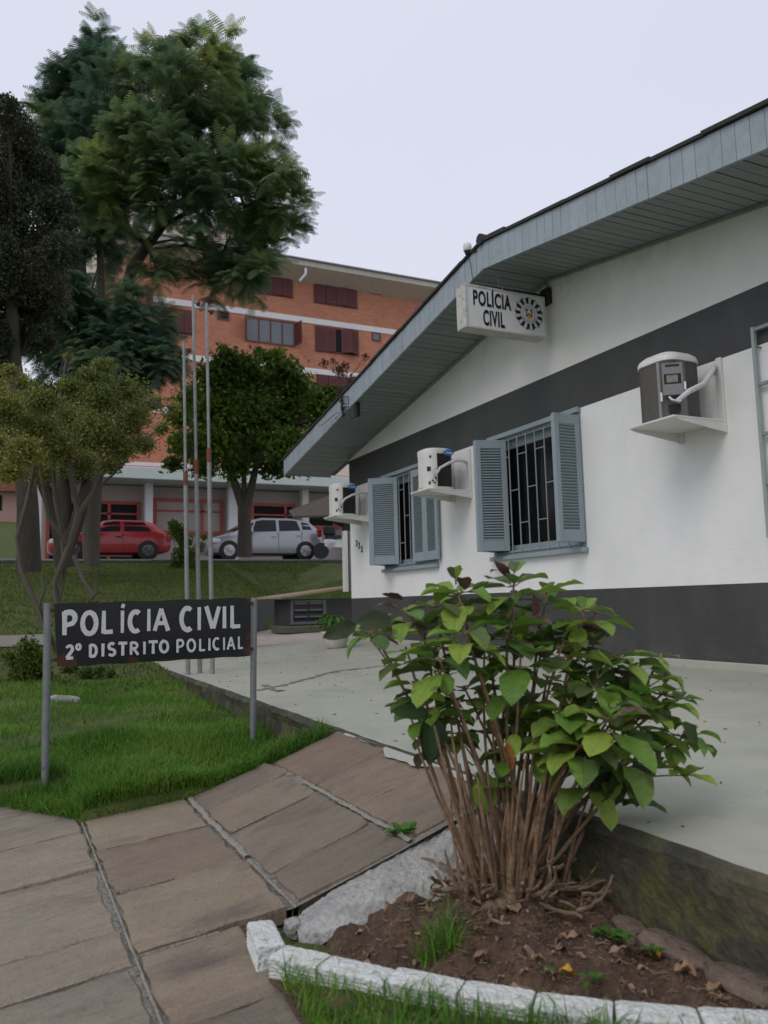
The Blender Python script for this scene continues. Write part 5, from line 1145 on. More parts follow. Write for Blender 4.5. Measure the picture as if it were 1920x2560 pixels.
# round tree in front of the silver car
leafy('round_crowned_tree','dark green round-crowned tree with a forked trunk in front of the silver car',
 [(490,775,30),(450,810,34),(530,790,34),(590,775,30),(620,800,34),(500,830,50),(570,830,50),(640,840,42),(420,860,40),(390,900,34),(470,890,60),(550,890,65),(630,900,55),(690,870,36),(705,910,36),(400,960,40),(460,960,55),(540,960,60),(620,960,55),(680,960,38),(375,1000,22),(440,1010,30),(510,1010,34),(590,1010,32),(650,1005,30),(720,850,22),(718,890,20),(480,750,10),(560,760,14)],
 30000,23.4,1.6,.090,M_round,[([dep(528,1203,23.4),dep(529,1150,23.4),dep(527,1085,23.4)],[.235,.20,.19]),([dep(522,1090,23.4),dep(508,1045,23.4),dep(490,1000,23.4),dep(470,940,23.4)],[.13,.12,.10,.05]),([dep(534,1090,23.4),dep(545,1045,23.4),dep(555,1000,23.4),dep(590,920,23.4)],[.13,.11,.09,.05]),([dep(528,1080,23.4),dep(527,1020,23.4),dep(530,940,23.4)],[.08,.07,.05])],tuple(dep(528,1203,23.4)),M_bark,.5,fill=.55,twr=.045,soft=True,flat=.8)
leafy('reddish_shrub','thin reddish-leaved treetop showing just above the left slope of the roof',
 [(735,800,16),(760,830,20),(700,785,10),(745,790,10),(790,770,9),(770,850,22),(740,850,18),(720,780,8)],1500,19,.6,.035,M_redl,[([dep(790,1000,19),dep(765,880,19),dep(750,820,19)],[.05,.03,.015])],tuple(dep(790,1150,19)),M_bark,.5,fill=.9,twr=.012,cat='shrub')
# gnarled small tree close on the left
T3=9.2
def dp(*l): return [dep(a,b,T3+c) for a,b,c in l]
leafy('gnarled_garden_tree','low gnarled tree with twisting pale stems and sparse olive leaves behind the board sign',
 [(40,830,34),(20,800,18),(90,865,38),(150,835,26),(195,810,26),(225,790,22),(145,770,10),(270,840,36),(215,855,36),(150,900,44),(80,920,46),(10,880,44),(290,900,36),(210,930,46),(330,870,24),(375,880,14),(350,925,16),(130,970,44),(50,975,40),(-20,960,50),(260,965,34),(310,960,26),(180,1000,36),(90,1020,30),(235,1005,22),(20,1020,30)],
 60000,T3,.9,.0185,M_olive,
 [(dp((118,1400,0),(75,1300,.05),(45,1230,.1),(38,1160,.1),(60,1080,.1),(75,1000,.1),(60,930,.1)),[.035,.032,.03,.03,.028,.022,.014]),
  (dp((135,1395,.1),(125,1310,.15),(118,1260,.15),(150,1180,.1),(170,1110,.1),(150,1010,.1),(125,930,.1),(130,880,.1)),[.04,.035,.032,.04,.04,.03,.02,.012]),
  (dp((150,1180,.1),(105,1120,0),(92,1050,0),(85,990,0)),[.03,.026,.02,.012]),
  (dp((210,1300,-.1),(178,1250,0),(160,1200,.05)),[.022,.022,.03]),
  (dp((160,1290,-.15),(185,1320,-.1),(190,1300,-.1),(210,1280,-.1),(205,1255,-.1)),[.012,.012,.014,.016,.012]),
  (dp((170,1110,.1),(205,1060,.1),(235,985,.1),(252,900,.1),(270,850,.1)),[.035,.034,.026,.018,.010]),
  (dp((125,1310,.15),(140,1240,.2),(135,1150,.2),(120,1080,.2),(110,960,.2)),[.022,.026,.03,.03,.015]),
  (dp((205,1060,.1),(250,1020,0),(300,960,0)),[.016,.012,.008]),
  (dp((118,1400,0),(95,1340,-.2),(85,1310,-.3),(97,1270,-.3),(90,1240,-.3)),[.02,.018,.016,.016,.012])],
 tuple(dep(125,1400,T3)),M_barkl,.55,fill=.8,twr=.010,twn=14,soft=True,flat=.8)
# pale straight trunk right of it
sm_=thing('bare_pale_trunk',tuple(dep(200,1222,19.5)),'straight pale tree trunk standing in front of the red hatchback','tree trunk')
q=MB(); q.tube([dep(200,1225,19.5),dep(203,1130,19.5),dep(207,1060,19.5),dep(212,960,19.5),dep(225,860,19.5)],[.165,.15,.15,.12,.08],12); q.build('trunk',M_barkl,sm_,smooth=True)
q=MB()
for (a,b_,c,d_) in ((207,1060,235,985),(208,1050,180,980),(212,960,250,880)): limb(q,dep(a,b_,19.5),dep(c,d_,19.5),.07,.03,.1)
q.build('branch',M_bark,sm_,smooth=True)

def shrub(name,label,px,py,t,r,n,size,matl,lobes=None,cat='shrub'):
    lobes=lobes or [(px+random.uniform(-r,r)*.6,py-r*.5+random.uniform(-r,r)*.5,r*.6) for _ in range(6)]
    b_=dep(px,py+r*.5,t); b_.z=ground(b_.x,b_.y)-.03
    tt=thing(name,tuple(b_),label,cat); C,d,cs=lobe_pts(lobes,n,t,.15,fill=.8)
    C=C[C[:,2]>b_.z]; quadcloud('foliage',leaves_cloud(C,None,size,.5),matl,tt)
    q=MB()
    for c,rr_ in cs: limb(q,b_,c,.012,.005,.1,4)
    q.build('stem',M_bark,tt)
M_yg=leafmat('yellow_green_leaf',[(0,(.05,.085,.012)),(1,(.17,.19,.02)),(.5,(.09,.125,.015))])
M_gr=leafmat('mid_green_leaf',[(0,(.03,.07,.012)),(1,(.08,.13,.02)),(.5,(.05,.09,.015))])
shrub('yellow_green_shrub','yellow-green shrub behind the left post of the board sign',60,1435,7.2,45,3500,.018,M_yg,[(30,1420,22),(60,1400,26),(85,1425,24),(60,1445,28),(95,1455,20),(40,1460,24),(70,1480,18)])
shrub('low_ground_shrub','low green plant under the left end of the board sign',190,1455,7.6,30,1800,.016,M_gr,[(150,1450,18),(185,1455,14),(215,1450,12),(240,1455,9),(165,1470,12)])
shrub('dark_round_shrub','dark low shrub between the two parked cars',395,1180,22.5,30,2600,.05,M_round,[(385,1150,20),(395,1200,24),(405,1225,20),(380,1220,16),(400,1170,16),(375,1135,12)])
shrub('yellow_flecked_shrub','small shrub with yellow-brown leaves behind the flagpoles',425,1190,23.5,18,1200,.045,M_olive,[(395,1165,12),(430,1180,12),(415,1200,12),(440,1160,8)])

# far tree line
lob=[(-60+i*14,1040+8*math.sin(i*2.1),30) for i in range(9)]
C,d,cs=lobe_pts(lob,9000,75,6,fill=.9); quadcloud('distant_woods',leaves_cloud(C,None,.45,.6),M_gr,None,kind='stuff')
C=np.stack([rng.uniform(-60,110,22000),rng.uniform(88,108,22000),np.zeros(22000)],1); C[:,2]=4+rng.random(22000)**1.3*(6+1.6*np.sin(C[:,0]*.21)+1.5*np.sin(C[:,0]*.53))
quadcloud('distant_tree_line',leaves_cloud(C,None,.7,.7),M_round,None,kind='stuff')
#END_PART_B

# ------------------------------------------------------------------ planting bed in front
bpath=[Vector(p)*1.022 for p in ((.60,2.05),(.592,1.86),(.665,1.735),(.765,1.605),(.865,1.485),(.965,1.378),(1.075,1.275),(1.195,1.180),(1.32,1.095),(1.46,1.02),(1.60,.95))]
def bp_side(x,y):
    "signed distance to the brick row, positive on the soil side"
    best=9;sg=1
    P=Vector((x,y))
    for a,b_ in zip(bpath[:-1],bpath[1:]):
        ab=b_-a; t=max(0,min(1,(P-a).dot(ab)/ab.length_squared)); d=(P-(a+ab*t))
        if d.length<best: best=d.length; n=Vector((-ab.y,ab.x)); sg=1 if (P-a).dot(n)>0 else -1
    return best*sg
BX,BY=1.27,1.90
def soilz(x,y):
    z=-.338+.018*math.sin(x*13+y*7)+.014*math.sin(x*29-y*23)+.008*math.sin(x*61+y*47)
    t_=max(0,min(1,(.86-x)/.1))*max(0,min(1,(y-1.93)/.1)); z-=.055*t_
    z-=.55*max(0,y-2.04)*(1 if x<1.2 else .3)
    z+=.075*math.exp(-((x-BX)**2+(y-BY)**2)/(2*.17**2))-.02*math.exp(-((x-.75)**2+(y-1.9)**2)/.02)
    return z
mb=MB(); I={}; nx,ny=110,150
for j in range(ny+1):
    for i in range(nx+1):
        x=.56+.97*i/nx; y=.75+1.56*j/ny; d=bp_side(x,y); z=soilz(x,y)+random.uniform(-.003,.003)
        if d<.0: z=-.55
        I[i,j]=len(mb.v); mb.v.append((x,y,z))
for j in range(ny):
    for i in range(nx): mb.f.append((I[i,j],I[i+1,j],I[i+1,j+1],I[i,j+1])); mb.m.append(0)
mb.build('soil_bed',M_soil,smooth=True,kind='structure')
# cement fillet between slab edge and soil
up=[(.74,2.19,-.375),(.80,2.225,-.350),(.88,2.24,-.322),(.97,2.245,-.295),(1.06,2.25,-.268),(1.14,2.262,-.245),(1.22,2.262,-.225),(1.30,2.265,-.195),(1.40,2.268,-.165),(1.49,2.27,-.14)]
lo=[(.735,2.10,-.37),(.775,2.06,-.362),(.84,2.035,-.350),(.91,2.02,-.342),(.97,2.00,-.335),(1.03,1.985,-.33),(1.09,1.98,-.322),(1.17,2.0,-.31),(1.30,2.04,-.29),(1.46,2.06,-.26)]
mb=MB(); I={}; nu,nv=110,18
for i in range(nu+1):
    u=i/nu*(len(up)-1); k=min(int(u),len(up)-2); f=u-k
    A=Vector(up[k]).lerp(Vector(up[k+1]),f); B=Vector(lo[k]).lerp(Vector(lo[k+1]),f)
    for j in range(nv+1):
        v=j/nv; p=A.lerp(B,v); p.z+=.022*math.sin(math.pi*v)+.004*math.sin(i*.9+j*2.1)*math.sin(j*.8)+random.uniform(-.0018,.0018)
        if j==nv: p.z-=.02; p.y-=.006*math.sin(i*.37)
        if j>nv-3: p.y+=.005*math.sin(i*.31)
        if j==0: p.y+=.004*math.sin(i*.8); 
        I[i,j]=len(mb.v); mb.v.append(tuple(p))
for i in range(nu):
    for j in range(nv): mb.f.append((I[i,j],I[i+1,j],I[i+1,j+1],I[i,j+1])); mb.m.append(0)
mb.build('cement_patch',M_conc,smooth=True,kind='structure')
mb=MB(); mb.box(.36,1.49,2.20,2.262,-.5,-.44); 
for k in range(14):
    x=.4+k*.08; mb.box(x,x+.079,2.236,2.30,zprof(x)-.16,zprof(x)-.052)
mb.build('slab_bedding',M_mort,kind='structure')

# painted edging bricks, one object each
def edging_brick(a,b_,w,h,label,ztop,tilt=0.,roll_=0.):
    c=(a+b_)/2; L=(b_-a).length-.006; ang=math.atan2((b_-a).y,(b_-a).x)
    q=MB(); n=6; pr=[]
    # grooved cross-section in y,z
    pr=[(-w/2,-h)]; 
    for k in range(7):
        z=-h+.012+(h-.028)*k/7; dz=(h-.028)/7; pr+= [(-w/2,z),(-w/2+.0028,z+dz*.25),(-w/2+.0028,z+dz*.5),(-w/2,z+dz*.75)]
    pr+=[(-w/2,-.008),(-w/2+.005,-.001),(-w*.12,-.0005),(-w*.09,-.003),(-w*.05,-.0005),(w/2-.006,-.001),(w/2,-.007),(w/2,-h)]
    N2=14
    for i in range(N2+1):
        x=-L/2+L*i/N2; e=.0025 if i in (0,N2) else 0
        base=len(q.v)
        for (y,z) in pr: q.v.append((x,y*(1-e*8),z-e+random.uniform(-.0007,.0007)))
    m_=len(pr)
    for i in range(N2):
        for k in range(m_): q.f.append((i*m_+k,(i+1)*m_+k,(i+1)*m_+(k+1)%m_,i*m_+(k+1)%m_)); q.m.append(0)
    q.f.append(tuple(range(m_))); q.f.append(tuple(range(N2*m_,N2*m_+m_))[::-1]); q.m+= [0,0]
    o=q.build('edging_brick',M_brickw,None); o.location=(c.x,c.y,ztop); o.rotation_euler=(roll_,tilt,ang)
    tag(o,label,'brick','white painted bricks edging the planting bed'); return o
lab=['white painted brick at the left end of the row, set crosswise against the paving','second brick of the white row, at the bend beside the first','third white edging brick, with a worn seam and grass in front','fourth white edging brick along the soil bed','fifth white edging brick, below the grass tuft in the soil','sixth white edging brick, with red showing on its soil side','seventh white edging brick, after the dark joint','eighth white edging brick, with dead leaves on it','ninth white edging brick, close to the lower right corner','last white edging brick, cut off at the right edge of the photo']
for k,(a,b_) in enumerate(zip(bpath[:-1],bpath[1:])):
    if k>=len(lab): break
    aa,bb=(a,b_)
    if k==0: aa,bb=Vector((.622,2.075)),Vector((.600,1.905))
    if k==1: aa=Vector((.603,1.880))
    edging_brick(aa,bb,.070 if k else .068,.08,lab[k],-.293+random.uniform(-.005,.004)+(.004 if k==0 else 0),random.uniform(-.02,.02),random.uniform(-.06,.02))

# rough stones under the terrace edge
M_stone=mat('rough_reddish_stone',(.17,.125,.10),.9,var=.3,scale=9,bump=1.5,bscale=40); stain(M_stone,(.05,.055,.03),-9,-8,scale=(6,6,6),thr=(.5,.65),amount=.6)
def stone(x,y,sx,sy,sz,label,z=None,matl=None,grp='stones at the foot of the terrace'):
    q=MB(); nu,nv=12,8; ph=random.uniform(0,9)
    rings=[]
    for j in range(1,nv):
        th=math.pi*j/nv; r=[]
        for i in range(nu):
            a=2*math.pi*i/nu; d=Vector((math.sin(th)*math.cos(a),math.sin(th)*math.sin(a),math.cos(th)))
            m=1/max(abs(d.x),abs(d.y),abs(d.z))**.75*(1+.09*math.sin(3*a+ph)+.07*math.sin(5*th+a*2+ph)+random.uniform(-.03,.03))
            r.append((d.x*m*sx,d.y*m*sy,d.z*m*sz))
        rings.append(r)
    q.loft(rings); o=q.build('stone',matl or M_stone,None,smooth=True); o.location=(x,y,(soilz(x,y) if z is None else z)); o.rotation_euler=(random.uniform(-.2,.2),random.uniform(-.3,.1),random.uniform(-.3,.3))
    return tag(o,label,'stone',grp)
stone(1.455,1.66,.045,.07,.020,'small reddish stone under the terrace edge nearest the bush')
stone(1.45,1.49,.05,.085,.022,'flat grey-brown stone, middle one under the terrace edge')
stone(1.455,1.27,.055,.13,.022,'long reddish stone under the terrace edge near the right border')
stone(.735,2.145,.022,.024,.02,'little pale lump of rubble at the tip of the cement patch',z=-.36,matl=M_conc,grp='rubble on the soil')
stone(1.02,1.985,.018,.014,.012,'pale pebble on the soil below the cement patch',z=-.33,matl=M_conc,grp='rubble on the soil')
stone(.48,6.9,.12,.08,.05,'pale flat stone lying in the grass behind the board sign',z=-.22,matl=M_conc,grp='rubble on the soil')

# ------------------------------------------------------------------ broad leaves
def leafm(mb,base,d,up,L,Wd,curl=.35,fold=.25,nu=7,tw=0.,serr=0.0,tint=None,wave=.0):
    base=Vector(base); d=Vector(d).normalized(); up=Vector(up); side=d.cross(up)
    if side.length<1e-3: side=d.orthogonal()
    side.normalize(); nrm=side.cross(d).normalized()
    i0=len(mb.v); p=base.copy(); dd=d.copy(); ph=random.uniform(0,6)
    for k in range(nu+1):
        t=k/nu; w=Wd*.5*(math.sin(math.pi*min(1,t**.92))**.72 if 0<t<1 else 0.012)*(1+(.06 if k%2 else -.03))
        if t>.86: w*=.8
        n2=side.cross(dd).normalized()
        for s in (-1,-.5,0,.5,1):
            q_=p+side*(w*s)+n2*(abs(s)*w*fold*1.6 + wave*w*math.sin(t*11+ph+s*2)*abs(s))
            mb.v.append(tuple(q_)); mb.uv.append((.5+.5*s*(w/(Wd*.5)+.001),t))
        a=-curl/nu*(.5+1.3*t); dd=(dd*math.cos(a)+n2*math.sin(a)).normalized(); p=p+dd*(L/nu)
    for k in range(nu):
        for s in range(4):
            a=i0+k*5+s; mb.f.append((a,a+1,a+6,a+5)); mb.m.append(0)
def hydr_mat(name,ramp):
    m=mat(name,(0,0,0),.48,spec=.3,var=.22,scale=22,trans=.32,ramp=ramp,col2=None); t=m.node_tree; N=t.nodes; L=t.links
    p=[n for n in N if n.type=='BSDF_PRINCIPLED'][0]; tcn=N.new('ShaderNodeTexCoord'); s=N.new('ShaderNodeSeparateXYZ'); L.new(tcn.outputs['UV'],s.inputs[0])
    ab=N.new('ShaderNodeMath'); ab.operation='SUBTRACT'; L.new(s.outputs['X'],ab.inputs[0]); ab.inputs[1].default_value=.5
    a2=N.new('ShaderNodeMath'); a2.operation='ABSOLUTE'; L.new(ab.outputs[0],a2.inputs[0])
    k=N.new('ShaderNodeMath'); k.operation='MULTIPLY_ADD'; L.new(a2.outputs[0],k.inputs[0]); k.inputs[1].default_value=-.75; L.new(s.outputs['Y'],k.inputs[2])
    k2=N.new('ShaderNodeMath'); k2.operation='MULTIPLY'; L.new(k.outputs[0],k2.inputs[0]); k2.inputs[1].default_value=9*2*math.pi
    sn=N.new('ShaderNodeMath'); sn.operation='SINE'; L.new(k2.outputs[0],sn.inputs[0])
    v=N.new('ShaderNodeMapRange'); v.inputs[1].default_value=.80; v.inputs[2].default_value=1.0; L.new(sn.outputs[0],v.inputs[0])
    mid=N.new('ShaderNodeMapRange'); mid.inputs[1].default_value=.030; mid.inputs[2].default_value=.012; L.new(a2.outputs[0],mid.inputs[0])
    mxn=N.new('ShaderNodeMath'); mxn.operation='MAXIMUM'; L.new(v.outputs[0],mxn.inputs[0]); L.new(mid.outputs[0],mxn.inputs[1])
    # brown edge blotches
    nzn=N.new('ShaderNodeTexNoise'); nzn.inputs['Scale'].default_value=22; nzn.inputs['Detail'].default_value=5; L.new(tcn.outputs['Object'],nzn.inputs['Vector'])
    ed=N.new('ShaderNodeMath'); ed.operation='MULTIPLY_ADD'; L.new(a2.outputs[0],ed.inputs[0]); ed.inputs[1].default_value=.45; L.new(nzn.outputs[0],ed.inputs[2])
    em_=N.new('ShaderNodeMapRange'); em_.inputs[1].default_value=.70; em_.inputs[2].default_value=.80; em_.inputs[4].default_value=.7; L.new(ed.outputs[0],em_.inputs[0])
    src=p.inputs['Base Color'].links[0].from_socket
    m1=N.new('ShaderNodeMix'); m1.data_type='RGBA'; m1.inputs[7].default_value=(.075,.040,.030,1); L.new(em_.outputs[0],m1.inputs[0]); L.new(src,m1.inputs[6])
    m2=N.new('ShaderNodeMix'); m2.data_type='RGBA'; m2.blend_type='MIX'; fm=N.new('ShaderNodeMath'); fm.operation='MULTIPLY'; fm.inputs[1].default_value=.30; L.new(mxn.outputs[0],fm.inputs[0])
    L.new(fm.outputs[0],m2.inputs[0]); L.new(m1.outputs[2],m2.inputs[6]); m2.inputs[7].default_value=(.16,.20,.09,1); L.new(m2.outputs[2],p.inputs['Base Color'])
    bp=N.new('ShaderNodeBump'); bp.inputs['Strength'].default_value=.5; bp.inputs['Distance'].default_value=.004; bp.invert=True; L.new(mxn.outputs[0],bp.inputs['Height']); L.new(bp.outputs[0],p.inputs['Normal'])
    return m
M_hyd=hydr_mat('hydrangea_leaf',[(0,(.11,.23,.035)),(1,(.19,.10,.10)),(.25,(.18,.32,.05)),(.50,(.29,.40,.06)),(.72,(.095,.20,.05)),(.88,(.13,.16,.06)),(.95,(.15,.11,.095))])
M_hyd2=hydr_mat('fresh_green_leaf',[(0,(.05,.16,.02)),(1,(.10,.24,.03)),(.5,(.06,.19,.022))])
M_stem=mat('tan_woody_stem',(.30,.195,.115),.75,var=.25,scale=14,col2=(.17,.105,.062),fac=(.4,.6),bump=.6,bscale=60)
M_stemd=mat('dead_grey_stem',(.20,.14,.09),.9,var=.3,scale=20,col2=(.30,.23,.15),fac=(.5,.65),bump=1.2,bscale=60)

bush=thing('hydrangea_bush',(BX,BY,soilz(BX,BY)),'large leafy hydrangea bush with many bare tan stems growing beside the terrace edge','bush')
heads=[(1108,1245,.00,1.05),(1180,1262,.10,.6),(985,1262,.0,.9),(935,1290,.05,.7),(875,1300,.02,.5),(1040,1290,.12,.8),(1262,1300,.05,.6),(1290,1302,.1,.5),(795,1325,.05,.45),(915,1350,.1,.7),(1000,1345,-.05,1.0),(1095,1335,-.08,1.0),(1165,1335,.05,.9),
       (875,1385,.0,.55),(945,1405,-.08,.8),(1045,1400,.08,.9),(1125,1395,-.05,.9),(1215,1375,.0,.95),(1270,1410,.1,.8),(1330,1400,.05,.7),(1375,1420,.1,.7),(1430,1400,.12,.35),(1180,1450,.1,.85),(1290,1465,-.05,1.0),(1370,1480,.0,.95),(1440,1478,.05,.7),
       (1230,1520,-.12,1.05),(1320,1530,-.15,1.1),(1405,1530,-.05,.95),(1470,1545,.03,.5),(1260,1590,-.15,.95),(1350,1600,-.12,1.0),(1430,1590,-.02,.5),(1500,1565,.03,.28),(1320,1640,-.08,.8),(1195,1580,-.05,.6),(920,1510,.02,.75),(1000,1470,.1,.7),(1090,1470,.12,.7),(985,1540,.1,.5),(1110,1600,-.02,.35),(1150,1530,.12,.5),(900,1455,.0,.4)]
hyd=MB(); stm=MB(); rngl=random.Random(5)
T0=2.20
hp=[]
for (px,py,dt,sz) in heads:
    t=T0+dt+rngl.uniform(-.05,.05); H=dep(px,py,t); hp.append(H)
    n=int(5+sz*5); ax=(H-Vector((BX,BY,-.28))).normalized()*.5+Vector((0,0,.9)); ax.normalize(); a0=rngl.uniform(0,6)
    side=ax.orthogonal().normalized(); s2=ax.cross(side)
    for k in range(n):
        lay=k//4; ang=a0+k*math.pi/2+lay*.75+rngl.uniform(-.25,.25)
        out_=side*math.cos(ang)+s2*math.sin(ang); el=[-.12,.18,.75][min(lay,2)]+rngl.uniform(-.25,.3)
        L_=[.124,.106,.068][min(lay,2)]*(.55+.5*sz)*rngl.uniform(.8,1.12)
        d=(out_*math.cos(el)+ax*math.sin(el)).normalized(); b0=H-ax*(.028*(2-lay))
        pet=b0+d*.018; stm.tube([b0,pet],[.003,.002],5,cap=False)
        leafm(hyd,pet,d,ax if abs(d.dot(ax))<.95 else Vector((1,0,0)),L_,L_*rngl.uniform(.54,.68),curl=rngl.uniform(.1,.95),fold=rngl.uniform(.05,.38),wave=rngl.uniform(0,.22))
def bez(a,b_,c,n): return [a.lerp(b_,i/n).lerp(b_.lerp(c,i/n),i/n) for i in range(n+1)]
for H in hp:
    r=rngl.uniform(.0,.085); an=rngl.uniform(0,6.28); B0=Vector((BX+r*math.cos(an)*1.2+.10*(H.x-BX),BY+r*math.sin(an)+.05*(H.y-BY),0)); B0.z=soilz(B0.x,B0.y)-.02
    mid=B0.lerp(H,.45)+Vector((rngl.uniform(-.03,.03),rngl.uniform(-.03,.03),.10)); mid.z=max(mid.z,B0.z+.1)
    P=bez(B0,mid,H-Vector((0,0,.015)),14); fk=rngl.random()<.5
    if fk: e2=H+Vector((rngl.uniform(-.08,.08),rngl.uniform(-.08,.08),rngl.uniform(-.16,-.05))); P2=bez(P[8],P[8].lerp(e2,.5)+Vector((0,0,.03)),e2,6); stm.tube(P2,[.0036-.0003*i for i in range(7)],6,cap=False)
    if fk:
        for k2 in range(4): an2=k2*1.57+rngl.random(); leafm(hyd,e2,Vector((math.cos(an2),math.sin(an2),rngl.uniform(-.1,.6))),Vector((0,0,1)),rngl.uniform(.05,.09),.045,curl=rngl.uniform(.2,.8),fold=.2,wave=.15)
    P=[p+Vector((rngl.uniform(-.0022,.0022),rngl.uniform(-.0022,.0022),0)) for p in P]
    rad=[(.0056-.0027*i/14)*(1.25 if i%3==0 else 1) for i in range(15)]; stm.tube(P,rad,7,cap=False)
    for _rep in range(1 if rngl.random()<.8 else 0):   # pairs of leaves of leaves lower down
        i=rngl.randint(8,13); 
        for sg in (0,math.pi):
            an2=rngl.uniform(0,6.28)+sg; d=Vector((math.cos(an2),math.sin(an2),rngl.uniform(-.9,.3))); L_=rngl.uniform(.06,.115); leafm(hyd,P[i]+d*.012,d,Vector((0,0,1)),L_,L_*.64,curl=rngl.uniform(.2,1.1),fold=rngl.uniform(.1,.35),wave=.15)
# bare extra stems, forks and stubs in the clump
for k in range(42):
    an=rngl.uniform(0,6.28); r=rngl.uniform(.01,.12); B0=Vector((BX+r*math.cos(an)*1.35,BY+r*math.sin(an)*.8,0)); B0.z=soilz(B0.x,B0.y)-.02
    h=rngl.uniform(.10,.55); e=B0+Vector((math.cos(an)*h*rngl.uniform(.05,.5)+.03*h,math.sin(an)*h*.3,h)); mid=B0.lerp(e,.5)+Vector((rngl.uniform(-.03,.03),rngl.uniform(-.03,.03),0))
    P=bez(B0,mid,e,8); stm.tube(P,[.0054*(1.15 if i%3==0 else .95)-.0003*i for i in range(9)],6)
stm.build('stems',M_stem,bush,smooth=True)
hyd.build('foliage',M_hyd,bush,smooth=True)
# low hanging cluster on the left (large dark leaves)
q=MB()
H=dep(925,1540,2.12)
for (dx,dz,L_,w) in ((-.018,-1,.125,.075),(.012,-1,.135,.085),(-.05,-.5,.13,.055),(-.9,.15,.115,.042),(.03,-.9,.075,.04)):
    leafm(q,H,Vector((dx,-.18,dz)),Vector((0.1,-1,.25)),L_,w,curl=.35,fold=.2,wave=.1)
for (px,py,dx,dz,L_,w) in ((1265,1560,.2,-1,.14,.08),(1370,1640,.1,-1,.13,.075),(1330,1660,-.2,-1,.11,.06),(1290,1620,.0,-1,.12,.07),(845,1340,-1,.05,.10,.05),(770,1350,-1,-.25,.10,.045),(1470,1560,.8,-.8,.095,.045)):
    leafm(q,dep(px,py,2.1),Vector((dx,-.2,dz)),Vector((.1,-1,.3)),L_,w,curl=.6,fold=.2,wave=.15)
q.build('hanging_leaves',hydr_mat('dark_hydrangea_leaf',[(0,(.030,.070,.022)),(1,(.050,.062,.034)),(.5,(.040,.085,.024))]),bush,smooth=True)
q=MB(); leafm(q,dep(1092,1600,2.08),Vector((.22,-.1,-1)),Vector((0,-1,.2)),.085,.026,curl=.3,fold=.3); q.build('yellowed_leaf',mat('orange_yellow_leaf',(.36,.15,.035),.6,var=.3,scale=30,col2=(.18,.08,.03),fac=(.5,.65),trans=.2),bush,smooth=True)
M_with=mat('purple_brown_leaf',(.13,.055,.050),.7,var=.3,scale=25,col2=(.07,.03,.025),fac=(.45,.6),trans=.15)
for (px,py,t,d,u,L_,w,cu,fo) in ((1100,1250,2.2,(-.75,-.1,.25),(0,0,1),.075,.038,-.9,.6),(1150,1330,2.12,(-.1,-.5,.8),(1,0,0),.075,.045,.4,.2),(870,1296,2.2,(-1,-.1,.1),(0,0,1),.07,.035,-.3,.5),(1005,1275,2.15,(-.4,-.5,.5),(0,0,1),.065,.04,.3,.4)):
    q=MB(); leafm(q,dep(px,py,t),Vector(d),Vector(u),L_,w,curl=cu,fold=fo); q.build('withered_leaf',M_with,bush,smooth=True)
q=MB() # gnarled crown of old wood and roots at the base
for k in range(80):
    an=rngl.uniform(0,6.28); r=rngl.uniform(.02,.16); p=Vector((BX+r*math.cos(an)*1.35,BY-.02+r*math.sin(an)*.85,0)); p.z=soilz(p.x,p.y)+rngl.uniform(-.01,.05)
    P=[p]; v=Vector((math.cos(an)*.8+rngl.uniform(-.6,.6),math.sin(an)*.8+rngl.uniform(-.6,.6),rngl.uniform(-.25,.7)))
    for i in range(rngl.randint(3,7)):
        v=(v.normalized()+Vector((rngl.uniform(-.6,.6),rngl.uniform(-.6,.6),rngl.uniform(-.35,.4)))*.8).normalized(); nx_=P[-1]+v*rngl.uniform(.014,.028); nx_.z=max(nx_.z,soilz(nx_.x,nx_.y)+.002); P.append(nx_)
    r0=rngl.uniform(.0025,.008); q.tube(P,[r0*(1-.5*i/len(P))*rngl.uniform(.85,1.25) for i in range(len(P))],6)
for k in range(26):
    an=rngl.uniform(0,6.28); r=rngl.uniform(.0,.12); c=Vector((BX+r*math.cos(an)*1.3,BY-.03+r*math.sin(an)*.8,0)); c.z=soilz(c.x,c.y)+.01
    R0=rngl.uniform(.010,.024); q.loft([[(c.x+R0*s*math.cos(a)*(1+.25*math.sin(3*a+k)),c.y+R0*s*math.sin(a),c.z+z*R0) for a in [2*math.pi*i/8 for i in range(8)]] for s,z in ((.7,-1),(1.1,-.2),(1.05,.5),(.6,1.0),(.2,1.1))])
for pts in ([(1230,1880),(1250,1900),(1262,1925),(1255,1955)],[(1215,1875),(1240,1893),(1270,1915)],[(1170,1935),(1205,1925),(1240,1905),(1262,1895)]):
    q.tube([(lambda w:Vector((w.x,w.y,soilz(w.x,w.y)+.012)))(at(a,b_,2,-.30)) for a,b_ in pts],[.007,.006,.005,.003][:len(pts)],6)
q.build('root_crown',M_stemd,bush,smooth=True)

# seedlings and weeds
def seedling(px,py,zg_,r,n,label,matl=None,up=.5,asp=.6):
    P=at(px,py,2,zg_) if not isinstance(px,Vector) else px
    t=thing('seedling',(P.x,P.y,P.z),label,'weed','small weeds round the planting bed'); q=MB(); s=MB()
    for k in range(n):
        an=2.4*k+random.uniform(-.3,.3); el=up+random.uniform(-.3,.4); d=Vector((math.cos(an)*math.cos(el),math.sin(an)*math.cos(el),math.sin(el))); e=P+d*r*.35+Vector((0,0,.004))
        s.tube([P,e],.0012,4); leafm(q,e,d,Vector((0,0,1)),r*random.uniform(.6,.95),r*asp*random.uniform(.8,1.1),curl=random.uniform(.2,.9),fold=.15,wave=.2,nu=5)
    q.build('foliage',matl or M_hyd2,t,smooth=True); s.build('stem',M_gr,t)
seedling(872,1810,-.235,.052,11,'bright green weed sprouting at the joint of the slabs and the cement patch',up=.65)
seedling(1045,1905,-.285,.045,9,'bright green weed at the left foot of the bush')
